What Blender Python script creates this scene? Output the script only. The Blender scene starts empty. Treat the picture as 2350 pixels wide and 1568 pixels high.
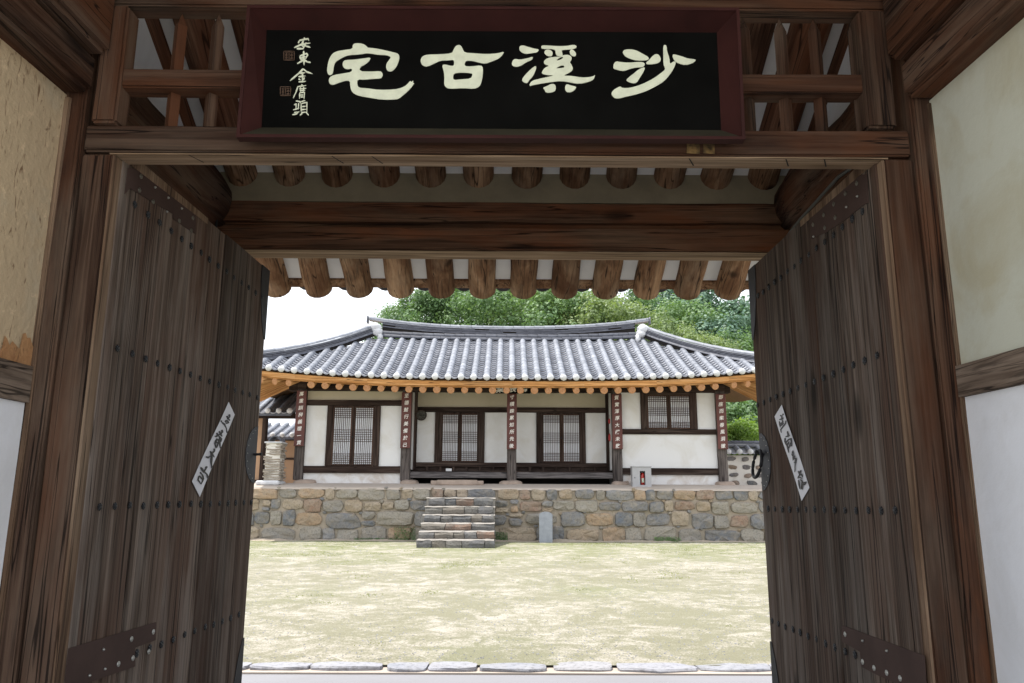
import bpy, bmesh, math, random
from mathutils import Vector, Matrix, noise
from mathutils.geometry import tessellate_polygon
random.seed(7)
rad = math.radians
scene = bpy.context.scene
COL = scene.collection

# ------------------------------------------------------------------ camera, sky, sun, exposure
EYE = Vector((0, 0, .95)); FPX = 1798.0
cam_d = bpy.data.cameras.new('camera'); cam = bpy.data.objects.new('camera', cam_d); COL.objects.link(cam)
CR = (Matrix.Rotation(rad(-.32), 3, 'Z') @ Matrix.Rotation(rad(101.7), 3, 'X') @ Matrix.Rotation(rad(.24), 3, 'Z'))
cam.matrix_world = Matrix.Translation(EYE) @ CR.to_4x4()
cam_d.sensor_width = 36; cam_d.lens = FPX/2350*36; cam_d.clip_end = 2000; cam_d.clip_start = .02
scene.camera = cam
TO_SUN = Vector((-.36, .10, .93)).normalized()
world = bpy.data.worlds.new("World"); scene.world = world; world.use_nodes = True
wn = world.node_tree.nodes; wl = world.node_tree.links; wn.clear()
sky = wn.new('ShaderNodeTexSky'); sky.sky_type = 'NISHITA'; sky.sun_disc = False
sky.sun_elevation = math.asin(TO_SUN.z); sky.sun_rotation = math.atan2(TO_SUN.x, TO_SUN.y)
sky.air_density = 1.0; sky.dust_density = 4.0; sky.ozone_density = 1.0
# thin bright overcast veil drawn over the clear sky, slightly uneven
stc = wn.new('ShaderNodeTexCoord'); smap = wn.new('ShaderNodeMapping'); smap.inputs['Scale'].default_value = (1, 1, 2.6); wl.new(stc.outputs['Generated'], smap.inputs[0])
snz = wn.new('ShaderNodeTexNoise'); snz.inputs['Scale'].default_value = 2.2; snz.inputs['Detail'].default_value = 6; wl.new(smap.outputs[0], snz.inputs['Vector'])
srp = wn.new('ShaderNodeValToRGB'); srp.color_ramp.elements[0].position = .3; srp.color_ramp.elements[0].color = (.72, .72, .72, 1); srp.color_ramp.elements[1].position = .7; srp.color_ramp.elements[1].color = (.95, .95, .95, 1); wl.new(snz.outputs[0], srp.inputs[0])
smx = wn.new('ShaderNodeMix'); smx.data_type = 'RGBA'; wl.new(srp.outputs[0], smx.inputs[0]); wl.new(sky.outputs[0], smx.inputs[6]); smx.inputs[7].default_value = (8.6, 8.9, 9.4, 1)
bg = wn.new('ShaderNodeBackground'); bg.inputs[1].default_value = .10
wo = wn.new('ShaderNodeOutputWorld'); wl.new(smx.outputs[2], bg.inputs[0]); wl.new(bg.outputs[0], wo.inputs[0])
sd = bpy.data.lights.new('sun', 'SUN'); sd.energy = 3.1; sd.angle = rad(.7); sd.color = (1, .95, .88)
sun = bpy.data.objects.new('sun', sd); COL.objects.link(sun); sun.location = (-10, 0, 30)
sun.rotation_euler = TO_SUN.to_track_quat('Z', 'Y').to_euler()
scene.view_settings.view_transform = 'Standard'; scene.view_settings.look = 'None'
scene.view_settings.exposure = 1.05; scene.view_settings.gamma = 1
scene.view_settings.use_curve_mapping = False
cy = scene.cycles
cy.max_bounces = 10; cy.diffuse_bounces = 6; cy.glossy_bounces = 3; cy.transmission_bounces = 4; cy.transparent_max_bounces = 6
cy.use_denoising = True; cy.sample_clamp_indirect = 8

# a pixel of the photograph (2350 wide) seen on a known plane of the place
def ray(x, y): return CR @ Vector(((x-1175)/FPX, (784-y)/FPX, -1))
def PY(x, y, Y): d = ray(x, y); return EYE + d*(Y/d.y)
def PZ(x, y, z): d = ray(x, y); return EYE + d*((z-EYE.z)/d.z)
def PX(x, y, X): d = ray(x, y); return EYE + d*(X/d.x)
def PP(x, y, p, n): d = ray(x, y); return EYE + d*((p-EYE).dot(n)/d.dot(n))

# ------------------------------------------------------------------ materials
MATS = {}
class NT:
    def __init__(s, name):
        m = bpy.data.materials.new(name); m.use_nodes = True; s.m = m; s.t = m.node_tree; s.n = s.t.nodes; s.l = s.t.links
        s.b = s.n['Principled BSDF']; MATS[name] = m
        s.tc = s.n.new('ShaderNodeTexCoord'); s.oi = s.n.new('ShaderNodeObjectInfo')
    def rnd(s): return s.oi.outputs['Random']
    def math(s, op, a, b=None, c=None, clamp=False):
        q = s.n.new('ShaderNodeMath'); q.operation = op; q.use_clamp = clamp
        for i, v in enumerate((a, b, c)):
            if v is None: continue
            if isinstance(v, (int, float)): q.inputs[i].default_value = v
            else: s.l.new(v, q.inputs[i])
        return q.outputs[0]
    def coord(s, scale=(1, 1, 1), randomise=True, which='Object'):
        src = s.tc.outputs[which]
        if randomise:
            v = s.n.new('ShaderNodeVectorMath'); v.operation = 'ADD'; s.l.new(src, v.inputs[0])
            k = s.math('MULTIPLY', s.rnd(), 91.7)
            cx = s.n.new('ShaderNodeCombineXYZ'); s.l.new(k, cx.inputs[0]); s.l.new(k, cx.inputs[1]); s.l.new(k, cx.inputs[2])
            s.l.new(cx.outputs[0], v.inputs[1]); src = v.outputs[0]
        mp = s.n.new('ShaderNodeMapping'); mp.inputs['Scale'].default_value = scale; s.l.new(src, mp.inputs[0]); return mp.outputs[0]
    def noise(s, co, scale=5, detail=4, rough=.55, dist=0):
        q = s.n.new('ShaderNodeTexNoise'); q.inputs['Scale'].default_value = scale; q.inputs['Detail'].default_value = detail
        q.inputs['Roughness'].default_value = rough; q.inputs['Distortion'].default_value = dist; s.l.new(co, q.inputs['Vector']); return q.outputs[0]
    def vor(s, co, scale=5, feature='F1'):
        q = s.n.new('ShaderNodeTexVoronoi'); q.feature = feature; q.inputs['Scale'].default_value = scale; s.l.new(co, q.inputs['Vector']); return q
    def ramp(s, fac, stops, interp='LINEAR'):
        q = s.n.new('ShaderNodeValToRGB'); q.color_ramp.interpolation = interp; e = q.color_ramp.elements
        while len(e) < len(stops): e.new(.5)
        for el, (p, c) in zip(e, stops):
            el.position = p; el.color = (c[0], c[1], c[2], 1) if not isinstance(c, (int, float)) else (c, c, c, 1)
        s.l.new(fac, q.inputs[0]); return q.outputs[0]
    def mix(s, fac, a, b, mode='MIX'):
        q = s.n.new('ShaderNodeMix'); q.data_type = 'RGBA'; q.blend_type = mode; q.clamp_factor = True
        for k, v in ((0, fac), (6, a), (7, b)):
            if isinstance(v, (int, float)): q.inputs[k].default_value = v if k == 0 else (v, v, v, 1)
            elif isinstance(v, tuple): q.inputs[k].default_value = (*v, 1)
            else: s.l.new(v, q.inputs[k])
        return q.outputs[2]
    def base(s, c):
        if isinstance(c, tuple): s.b.inputs['Base Color'].default_value = (*c, 1)
        else: s.l.new(c, s.b.inputs['Base Color'])
    def rough(s, r):
        if isinstance(r, (int, float)): s.b.inputs['Roughness'].default_value = r
        else: s.l.new(r, s.b.inputs['Roughness'])
    def bump(s, h, strength=.3, dist=.01):
        q = s.n.new('ShaderNodeBump'); q.inputs['Strength'].default_value = strength; q.inputs['Distance'].default_value = dist
        s.l.new(h, q.inputs['Height']); s.l.new(q.outputs[0], s.b.inputs['Normal'])

def wood(name, dark, mid, light, axis='Z', grain=34, along=1.1, contrast=.5, worn=None, wornamt=.5, rough=.82, bump=.35, vary=.35, knots=.8, red=None, spec=.15):
    """timber with the grain along one local axis: streaks, fine fibres, knots, worn greyish areas"""
    t = NT(name); ax = 'XYZ'.index(axis)
    def sc(a, b): v = [a, a, a]; v[ax] = b; return tuple(v)
    co = t.coord(sc(grain, along)); wob = t.noise(t.coord(sc(3, .8)), 1.5, 2)
    n1 = t.noise(co, 1.0, 6, .62, .9)
    n2 = t.noise(t.coord(sc(grain*5, along*2.2)), 1.0, 3, .6)
    big = t.noise(t.coord(sc(5, 1.3)), 1.0, 4, .6, .5)
    ck = t.noise(t.coord(sc(grain*.9, along*.45)), 1.0, 2, .5, .3); ck2 = t.math('ABSOLUTE', t.math('SUBTRACT', ck, .53))
    crack = t.ramp(ck2, [(.004, 1), (.013, 0)]); lgt = t.noise(t.coord(sc(grain*.5, along*.3)), 1.0, 3, .6)
    v = t.vor(t.coord(sc(4.2, 1.7)), 1.0); kn = t.ramp(v.outputs['Distance'], [(.02, 1), (.085, .75), (.17, 0)])
    c = t.ramp(n1, [(.5-contrast*.38, dark), (.5, mid), (.5+contrast*.4, light)])
    c = t.mix(t.math('MULTIPLY', t.ramp(n2, [(.36, 1), (.5, 0)]), .55), c, tuple(x*.35 for x in dark), 'MIX')
    if red: c = t.mix(t.ramp(big, [(.42, 0), (.66, .8)]), c, red)
    if worn:
        wn_ = t.noise(t.coord(sc(7, 1.0), True), 1.0, 5, .6)
        c = t.mix(t.math('MULTIPLY', t.ramp(wn_, [(.5, 0), (.72, 1)]), wornamt), c, worn)
    c = t.mix(t.ramp(lgt, [(.56, 0), (.72, .42)]), c, tuple(min(1, x*1.15) for x in light))
    c = t.mix(t.math('MULTIPLY', crack, .8), c, tuple(x*.2 for x in dark))
    c = t.mix(t.math('MULTIPLY', kn, knots), c, tuple(x*.3 for x in dark))
    br = t.math('MULTIPLY_ADD', t.rnd(), vary*2, 1-vary)
    cm = t.n.new('ShaderNodeCombineColor'); 
    for i in range(3): t.l.new(br, cm.inputs[i])
    c = t.mix(1.0, c, cm.outputs[0], 'MULTIPLY')
    t.base(c); t.rough(t.ramp(n1, [(.3, min(1, rough+.12)), (.7, rough-.08)])); t.b.inputs['Specular IOR Level'].default_value = spec
    h = t.math('SUBTRACT', t.math('ADD', t.math('MULTIPLY', n1, .7), t.math('MULTIPLY', n2, .45)), t.math('MULTIPLY', crack, .5)); t.bump(h, bump, .006)
    return t.m
DR = ((.016, .008, .006), (.050, .028, .018), (.135, .088, .06))
wood('purlin timber X', (.035, .018, .011), (.10, .053, .031), (.22, .13, .078), axis='X', worn=(.22, .145, .09), wornamt=.5, red=(.20, .07, .028), contrast=.7, vary=.1, knots=.8, grain=26)
wood('rail timber Y', (.05, .035, .027), (.13, .095, .07), (.25, .195, .15), axis='Y', grain=26, vary=.1)
for a in 'XYZ':
    wood('gate timber '+a, *DR, axis=a, worn=(.15, .11, .08), wornamt=.6, red=(.095, .036, .016), vary=.2, knots=.9, grain=30, along=1.0, contrast=.75, bump=.6)
    wood('hall timber '+a, (.018, .011, .009), (.04, .026, .021), (.085, .062, .05), axis=a, vary=.25, grain=14, along=.8, bump=.2)
wood('jamb timber Z', (.055, .030, .018), (.15, .095, .06), (.32, .225, .15), axis='Z', contrast=.7, worn=(.33, .25, .175), wornamt=.5, grain=26, vary=.1)
wood('beam underside X', (.13, .08, .045), (.25, .17, .105), (.38, .275, .185), axis='X', grain=30, vary=.08, knots=.5)
wood('door plank Z', (.030, .022, .017), (.098, .073, .057), (.215, .172, .14), axis='Z', grain=32, along=.8, spec=.12, contrast=.62, worn=(.22, .19, .165), wornamt=.7, red=(.085, .048, .033), vary=.32, bump=.6)

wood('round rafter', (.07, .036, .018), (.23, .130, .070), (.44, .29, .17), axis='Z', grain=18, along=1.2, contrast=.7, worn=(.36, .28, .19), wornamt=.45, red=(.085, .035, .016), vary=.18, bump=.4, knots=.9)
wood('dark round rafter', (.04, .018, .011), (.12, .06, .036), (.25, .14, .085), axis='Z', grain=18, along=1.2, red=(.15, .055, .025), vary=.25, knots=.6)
wood('fresh pine Z', (.34, .155, .055), (.47, .25, .10), (.58, .35, .17), axis='Z', grain=16, along=1, contrast=.5, vary=.12, bump=.1, knots=.5)
wood('fresh pine X', (.36, .16, .05), (.50, .25, .09), (.60, .34, .15), axis='X', grain=16, along=1, contrast=.5, vary=.1, bump=.1, knots=.5)
wood('weathered plank X', (.05, .045, .045), (.11, .10, .10), (.2, .18, .175), axis='X', grain=20, vary=.1)
wood('weathered post Z', (.05, .042, .04), (.095, .08, .074), (.19, .165, .15), axis='Z', grain=20, vary=.12)
wood('door lattice wood', (.035, .02, .015), (.06, .035, .026), (.10, .06, .045), axis='Z', vary=.15)

def plain(name, col, rough=.6, metal=0, var=.12, scale=8, bump=.1, col2=None, detail=5, spec=.4):
    t = NT(name); n = t.noise(t.coord((1, 1, 1)), scale, detail, .6)
    c2 = col2 or tuple(x*(1-var*2.2) for x in col)
    t.base(t.ramp(n, [(.3, c2), (.65, col)])); t.rough(rough); t.b.inputs['Metallic'].default_value = metal; t.b.inputs['Specular IOR Level'].default_value = spec
    if bump: t.bump(n, bump, .01)
    return t.m
plain('sawn end', (.46, .25, .13), .85, 0, .14, 30, .1, col2=(.33, .15, .065))
plain('stud iron', (.04, .042, .045), .42, .55, scale=60)
plain('black iron', (.022, .022, .025), .6, 0, scale=30, spec=.25); plain('lock plate iron', (.05, .053, .062), .6, .1, scale=12, spec=.3)
plain('brown iron strap', (.070, .045, .038), .8, 0, scale=6, spec=.12); plain('steel washer', (.45, .45, .42), .35, .8, scale=40)
plain('old brass washer', (.14, .13, .105), .5, .5, scale=40)
plain('oxblood lacquer', (.042, .0125, .0105), .7, 0, .2, 5, .05, spec=.15); plain('lit lower lacquer', (.050, .044, .028), .7, 0, .2, 5, .05, spec=.15)
plain('black lacquer', (.0055, .0055, .005), .9, 0, .2, 4, .02, spec=.03)
plain('cream paint', (.72, .76, .58), .6, 0, .08, 30, .05); plain('seal paint', (.10, .055, .03), .6)
plain('poster paper', (.72, .73, .77), .8, 0, .04, 5, .03); plain('ink', (.012, .012, .015), .5, 0, 0, 5, 0)
plain('plaque board red', (.115, .032, .024), .5, 0, .2, 3, .05); plain('plaque lettering', (.80, .78, .74), .6, 0, .05, 30, 0)
plain('window paper', (.80, .82, .87), .8, 0, .05, 2, .05)
plain('white card', (.8, .8, .8), .5, 0, 0, 5, 0); plain('cabinet grey', (.36, .36, .37), .45, 0, .04, 4, .02)
plain('extinguisher red', (.55, .03, .02), .3, 0, 0, 5, 0); plain('cabinet inside', (.03, .03, .03), .8); plain('rubber black', (.015, .015, .015), .5)
plain('extinguisher label', (.6, .62, .5), .5); plain('straw disc', (.10, .095, .08), .8, 0, .3, 30, .3)
plain('tile plaster cap', (.60, .61, .62), .85, 0, .06, 20, .4); plain('ridge plaster', (.62, .63, .65), .85, 0, .1, 9, .6)
plain('marker granite', (.33, .35, .395), .75, 0, .1, 12, .2); plain('under roof clay', (.26, .15, .08), .95)
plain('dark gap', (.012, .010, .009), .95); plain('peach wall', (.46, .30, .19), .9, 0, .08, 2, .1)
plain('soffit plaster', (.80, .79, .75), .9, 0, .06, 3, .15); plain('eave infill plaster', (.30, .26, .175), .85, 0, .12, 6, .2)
plain('base stone', (.38, .30, .245), .9, 0, .12, 6, .5); plain('step cement', (.29, .27, .245), .9, 0, .1, 3, .25)
plain('ochre scrap', (.20,.125,.045), .8, 0, .5, 40, .1); plain('wire', (.012, .012, .013), .5, 0, 0, 5, 0); plain('grey socket', (.3, .3, .32), .5)
plain('red tassel', (.45, .05, .05), .7)

def stonemat(name, stops, bump=.5, extra=(.25, .22, .18), sc=6):
    t = NT(name); co = t.coord((1, 1, 1))
    n = t.noise(co, sc, 7, .65, .4); n2 = t.noise(co, sc*5, 4, .7)
    b = t.ramp(t.rnd(), stops, 'CONSTANT')
    c = t.mix(t.ramp(n, [(.35, 0), (.68, .75)]), b, tuple(extra))
    c = t.mix(t.ramp(n2, [(.30, .6), (.5, 0)]), c, (.05, .045, .04))
    c = t.mix(t.ramp(n, [(.64, 0), (.74, .5)]), c, tuple(x*1.35 for x in extra))
    t.base(c); t.rough(.9); t.bump(t.math('ADD', n, t.math('MULTIPLY', n2, .4)), bump, .03); return t.m
stonemat('wall stone', [(0, (0.163, 0.170, 0.185)), (.16, (0.334, 0.256, 0.177)), (.3, (0.234, 0.220, 0.199)), (.44, (0.369, 0.256, 0.163)), (.52, (0.284, 0.263, 0.227)), (.66, (0.128, 0.142, 0.163)),
                        (.75, (.36, .29, .215)), (.88, (.27, .175, .125)), (.93, (.22, .225, .235))], extra=(.29, .25, .195))
stonemat('step stone', [(0, (0.101, 0.101, 0.105)), (.25, (0.140, 0.133, 0.121)), (.5, (0.094, 0.098, 0.105)), (.7, (0.156, 0.136, 0.113)), (.93, (0.172, 0.109, 0.078))], extra=(0.148, 0.140, 0.121), bump=.9)
stonemat('garden wall stone', [(0, (.14, .14, .155)), (.3, (.25, .185, .13)), (.6, (.11, .12, .13)), (.8, (.29, .215, .17))])
stonemat('curb stone', [(0, (.29, .295, .335)), (.5, (.25, .26, .30)), (.8, (.31, .31, .33))], extra=(.33, .33, .345), bump=.6)
stonemat('chimney slate', [(0, (.34, .29, .235)), (.4, (.28, .235, .195)), (.7, (.38, .33, .275))], extra=(.30, .265, .22), sc=10)

def tilemat(name, c0, c1, c2):
    t = NT(name); co = t.coord((1, 1, 1)); n = t.noise(co, 5, 6, .65); n2 = t.noise(co, 30, 3)
    c = t.ramp(n, [(.3, c0), (.5, c1), (.72, c2)])
    br = t.math('MULTIPLY_ADD', t.rnd(), .26, .87); cm = t.n.new('ShaderNodeCombineColor')
    for i in range(3): t.l.new(br, cm.inputs[i])
    c = t.mix(1.0, c, cm.outputs[0], 'MULTIPLY'); t.base(c); t.rough(.55); t.bump(n2, .25, .01); return t.m
tilemat('roof tile', (.145, .158, .19), (.195, .21, .245), (.26, .278, .315))
tilemat('pan tile', (.19, .20, .23), (.27, .28, .315), (.38, .39, .42))
tilemat('shaded roll tile', (.035, .04, .055), (.055, .06, .08), (.09, .10, .125))  # ridge tile darkened to paint in the shade on the base rolls
tilemat('ridge tile', (.055, .06, .08), (.085, .09, .115), (.14, .15, .175))
tilemat('gate tile', (.03, .03, .034), (.05, .05, .055), (.08, .08, .085))

def plaster(name, col, stain, fleck=None, amt=.5, sc=2.2, bump=.25, fl=60):
    t = NT(name); co = t.coord((1, 1, 1), False); n = t.noise(co, sc, 7, .62, .6); n2 = t.noise(co, 45, 4)
    c = t.mix(t.math('MULTIPLY', t.ramp(n, [(.46, 0), (.68, 1)]), amt), col, stain)
    if fleck:
        f = t.noise(t.coord((fl, fl, fl*.28), False), 1, 3, .6, 1.2); c = t.mix(t.ramp(f, [(.30, .85), (.40, 0)]), c, fleck)
        f2 = t.noise(co, fl*.6, 4, .7); c = t.mix(t.ramp(f2, [(.58, 0), (.7, .6)]), c, tuple(x*1.5 for x in col))
    t.base(c); t.rough(.92); t.bump(t.math('ADD', n, n2), bump, .012); return t.m
plaster('mud plaster', (.50, .385, .24), (.42, .385, .29), (.15, .08, .035), .7, 2.5, .35, 45)
plaster('rust mud plaster', (.42, .23, .10), (.28, .11, .04), (.12, .06, .03), .7, 9, .5, 45)
plaster('white lower plaster', (.82, .84, .87), (.66, .66, .65), None, .55, 2.6, .1)
plaster('greenish plaster', (.55, .56, .46), (.44, .40, .26), None, .7, 3.4, .12)
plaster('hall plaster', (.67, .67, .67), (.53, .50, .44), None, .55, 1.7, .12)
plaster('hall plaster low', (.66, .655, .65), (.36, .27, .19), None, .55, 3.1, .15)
plaster('hall plaster cream', (.46, .41, .31), (.38, .33, .23), None, .5, 1.2, .1)  # duller, yellower plaster for the strips below the eave beam
plaster('wall mortar', (.35, .295, .235), (.26, .235, .18), (.2, .17, .12), .6, 3, .6, 25)
plaster('white mortar', (.66, .63, .58), (.55, .5, .43), None, .5, 4, .4)
plaster('pale bounce sand', (.56, .52, .45), (.48, .44, .37), None, .5, 1.2, .12)  # unseen ground behind the viewer, kept pale to bounce light into the gate
plaster('pavement concrete', (.235, .235, .255), (.20, .20, .21), None, .5, 1.2, .12)
plaster('terrace earth', (.42, .365, .315), (.34, .29, .24), None, .5, 1.6, .2)

def mat_court():
    t = NT('courtyard earth'); co = t.coord((1, 1, 1), False)
    n = t.noise(co, 1.1, 8, .72, .6); n2 = t.noise(co, 4.6, 7, .74, .9); n3 = t.noise(co, 70, 3, .7); n4 = t.noise(co, .16, 3)
    sx = t.n.new('ShaderNodeSeparateXYZ'); t.l.new(t.tc.outputs['Object'], sx.inputs[0])
    far = t.math('MULTIPLY_ADD', sx.outputs[1], .19, -2.1, clamp=True)          # greener growth near the foot of the terrace
    moss = t.mix(far, (.190, .180, .120), (.180, .205, .082)); moss = t.mix(t.ramp(n4, [(.35, 0), (.65, .6)]), moss, (.19, .187, .118)); moss = t.mix(t.ramp(t.noise(co, .33, 4), [(.52, 0), (.66, .7)]), moss, (.165, .178, .088))
    sand = t.mix(t.ramp(n2, [(.3, 0), (.7, 1)]), (.285, .262, .21), (.39, .365, .315))
    f = t.math('ADD', t.math('MULTIPLY', n, .5), t.math('MULTIPLY', n2, .5))
    f = t.math('ADD', f, t.math('MULTIPLY', t.math('SUBTRACT', n3, .5), .45)); f = t.math('SUBTRACT', f, t.math('MULTIPLY', t.math('SUBTRACT', n4, .5), .12))
    c = t.mix(t.ramp(f, [(.485, 0), (.525, .5), (.59, 1)]), moss, sand)
    g = t.vor(co, 55); c = t.mix(t.ramp(g.outputs['Distance'], [(.12, .55), (.2, 0)]), c, (.42, .40, .37))
    c = t.mix(t.ramp(n3, [(.32, .6), (.46, 0)]), c, (.11, .105, .06))
    t.base(c); t.rough(.95); t.bump(t.math('ADD', n3, n2), .5, .02)
mat_court()
def mat_leaf(name, a, b, c, tr=.35):
    t = NT(name); g = t.n.new('ShaderNodeNewGeometry'); nz = t.noise(t.tc.outputs['Object'], .55, 3)
    k = t.math('ADD', t.math('MULTIPLY', g.outputs['Random Per Island'], .26), t.math('MULTIPLY_ADD', nz, 1.1, -.12))
    k = t.math('ADD', k, t.math('MULTIPLY', t.rnd(), .18))
    col = t.ramp(k, [(.3, a), (.6, b), (.95, c)]); t.base(col); t.rough(.55); t.b.inputs['Specular IOR Level'].default_value = .4
    tl = t.n.new('ShaderNodeBsdfTranslucent'); t.l.new(t.mix(1.0, col, (1.1, 1.15, .55), 'MULTIPLY'), tl.inputs[0])
    mx = t.n.new('ShaderNodeMixShader'); mx.inputs[0].default_value = tr; t.l.new(t.b.outputs[0], mx.inputs[1]); t.l.new(tl.outputs[0], mx.inputs[2])
    t.l.new(mx.outputs[0], t.n['Material Output'].inputs[0])
mat_leaf('yard grass', (.18, .20, .09), (.22, .25, .10), (.28, .30, .13), .5)
mat_leaf('leaf green', (0.068, 0.131, 0.063), (0.124, 0.216, 0.095), (0.212, 0.328, 0.139))
mat_leaf('leaf pale', (0.098, 0.157, 0.073), (0.185, 0.258, 0.109), (0.295, 0.365, 0.169))
mat_leaf('leaf blue pine', (0.054, 0.115, 0.081), (0.095, 0.176, 0.121), (0.149, 0.250, 0.162), .2)
mat_leaf('leaf bright', (.11, .19, .04), (.18, .29, .055), (.27, .38, .085), .45)
plain('bark', (.10, .075, .055), .9, 0, .25, 20, .6); plain('forest floor', (.07, .085, .035), .95, 0, .3, 1, .3)
plain('moss', (.10, .13, .035), .95, 0, .35, 25, .8)
t_ = NT('glass pane'); t_.base((.9, .95, .95)); t_.rough(.03); t_.b.inputs['Transmission Weight'].default_value = 1; t_.b.inputs['IOR'].default_value = 1.1

# ------------------------------------------------------------------ objects
def M(n): return MATS[n]
def worg(p):
    v = Vector((0, 0, 0))
    while p is not None: v += p.location; p = p.parent
    return v
def tag(o, label=None, cat=None, group=None, kind=None):
    if label: o['label'] = label
    if cat: o['category'] = cat
    if group: o['group'] = group
    if kind: o['kind'] = kind
    return o
def thing(name, loc, label, cat, group=None, kind=None):
    o = bpy.data.objects.new(name, None); o.empty_display_size = .1; COL.objects.link(o); o.location = loc
    return tag(o, label, cat, group, kind)
def link(name, me, parent=None, loc=None, rot=None, label=None, kind=None, mat4=None):
    o = bpy.data.objects.new(name, me); COL.objects.link(o)
    if mat4 is not None:
        o.matrix_world = mat4; L = mat4.to_translation(); r = mat4.to_euler(); s = mat4.to_scale()
        o.rotation_euler = r; o.scale = s; o.location = L - worg(parent)
    else:
        if loc is not None: o.location = Vector(loc) - worg(parent)
        if rot is not None: o.rotation_euler = rot
    if parent: o.parent = parent
    if label: o['label'] = label
    if kind: o['kind'] = kind
    return o
class MB:
    def __init__(s): s.v = []; s.f = []
    def add(s, vs, fs):
        k = len(s.v); s.v += [Vector(a) for a in vs]; s.f += [tuple(i+k for i in q) for q in fs]; return s
    def hexa(s, p):   # 8 points: bottom 4 ccw, top 4 ccw
        return s.add(p, [(3, 2, 1, 0), (4, 5, 6, 7), (0, 1, 5, 4), (1, 2, 6, 5), (2, 3, 7, 6), (3, 0, 4, 7)])
    def box(s, x0, x1, y0, y1, z0, z1, c=0):
        if c <= 0: return s.hexa([(x0, y0, z0), (x1, y0, z0), (x1, y1, z0), (x0, y1, z0), (x0, y0, z1), (x1, y0, z1), (x1, y1, z1), (x0, y1, z1)])
        bm = bmesh.new(); bmesh.ops.create_cube(bm, size=1)
        for v in bm.verts: v.co = Vector((x0+(v.co.x+.5)*(x1-x0), y0+(v.co.y+.5)*(y1-y0), z0+(v.co.z+.5)*(z1-z0)))
        bmesh.ops.bevel(bm, geom=bm.edges[:], offset=c, segments=1, affect='EDGES'); s.bm(bm); return s
    def bm(s, bm):
        bm.verts.index_update(); s.add([v.co.copy() for v in bm.verts], [tuple(v.index for v in f.verts) for f in bm.faces]); bm.free()
    def tube(s, pts, rads, n=8, caps=True):
        rings = []
        for i, p in enumerate(pts):
            p = Vector(p); a = Vector(pts[max(0, i-1)]); b = Vector(pts[min(len(pts)-1, i+1)]); d = (b-a).normalized()
            u = d.orthogonal().normalized() if abs(d.z) > .9 else d.cross(Vector((0, 0, 1))).normalized(); w = d.cross(u)
            r = rads[i] if hasattr(rads, '__len__') else rads
            rings.append([p+(u*math.cos(2*math.pi*k/n)+w*math.sin(2*math.pi*k/n))*r for k in range(n)])
        k0 = len(s.v)
        for r in rings: s.v += r
        for i in range(len(rings)-1):
            for k in range(n): a = k0+i*n+k; b = k0+i*n+(k+1) % n; s.f.append((a, b, b+n, a+n))
        if caps: s.f.append(tuple(k0+k for k in range(n))[::-1]); s.f.append(tuple(k0+(len(rings)-1)*n+k for k in range(n)))
        return s
    def build(s, name, mat, parent=None, smooth=False, label=None, kind=None, org=None):
        o0 = worg(parent) if org is None else Vector(org)
        me = bpy.data.meshes.new(name); me.from_pydata([v-o0 for v in s.v], [], s.f); me.update()
        me.materials.append(M(mat) if isinstance(mat, str) else mat)
        if smooth: me.polygons.foreach_set('use_smooth', [True]*len(me.polygons))
        o = bpy.data.objects.new(name, me); COL.objects.link(o)
        if parent: o.parent = parent
        if org is not None: o.location = o0 - worg(parent)
        if label: o['label'] = label
        if kind: o['kind'] = kind
        return o
    def mesh(s, name, mat, smooth=False):
        me = bpy.data.meshes.new(name); me.from_pydata([tuple(v) for v in s.v], [], s.f); me.update(); me.materials.append(M(mat))
        if smooth: me.polygons.foreach_set('use_smooth', [True]*len(me.polygons))
        return me
def timber(name, x0, x1, y0, y1, z0, z1, mat, parent, c=.006, jit=.004, seg=.12, label=None):
    """a squared timber: chamfered, cut along its length and made slightly uneven"""
    bm = bmesh.new(); bmesh.ops.create_cube(bm, size=1)
    for v in bm.verts: v.co = Vector((x0+(v.co.x+.5)*(x1-x0), y0+(v.co.y+.5)*(y1-y0), z0+(v.co.z+.5)*(z1-z0)))
    ext = (x1-x0, y1-y0, z1-z0); ax = ext.index(max(ext)); lo = (x0, y0, z0)[ax]; L = ext[ax]
    bmesh.ops.bevel(bm, geom=bm.edges[:], offset=c, segments=2, affect='EDGES')
    n = min(30, int(L/seg)); nv = Vector((0, 0, 0)); nv[ax] = 1
    for i in range(1, n):
        pc = Vector((0, 0, 0)); pc[ax] = lo+L*i/n
        bmesh.ops.bisect_plane(bm, geom=bm.verts[:]+bm.edges[:]+bm.faces[:], plane_co=pc, plane_no=nv)
    sd = random.random()*50
    for v in bm.verts:
        q = v.co*Vector((2.3, 2.3, 2.3)) + Vector((sd, sd, sd)); d = noise.noise_vector(q)*jit; d[ax] = 0; v.co += d
    m = MB(); m.bm(bm); return m.build(name, mat, parent, label=label)
def poly_prism(m, pts2, holes, to3, depth):
    """flat glyph polygon with holes, given thickness; to3(x, y, h) -> world"""
    loops = [[Vector((x, y, 0)) for x, y in pts2]] + [[Vector((x, y, 0)) for x, y in h] for h in holes]
    tris = tessellate_polygon(loops); flat = [p for l in loops for p in l]; k = len(m.v)
    m.v += [to3(p.x, p.y, depth) for p in flat] + [to3(p.x, p.y, 0) for p in flat]; n = len(flat)
    for t in tris: m.f.append(tuple(k+i for i in t))
    s = 0
    for l in loops:
        for i in range(len(l)): a = s+i; b = s+(i+1) % len(l); m.f.append((k+a, k+b, k+n+b, k+n+a))
        s += len(l)
def smooth_poly(p, it=1):
    for _ in range(it):
        q = []
        for i in range(len(p)):
            a, b = p[i], p[(i+1) % len(p)]; q += [(a[0]*.75+b[0]*.25, a[1]*.75+b[1]*.25), (a[0]*.25+b[0]*.75, a[1]*.25+b[1]*.75)]
        p = q
    return p
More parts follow.
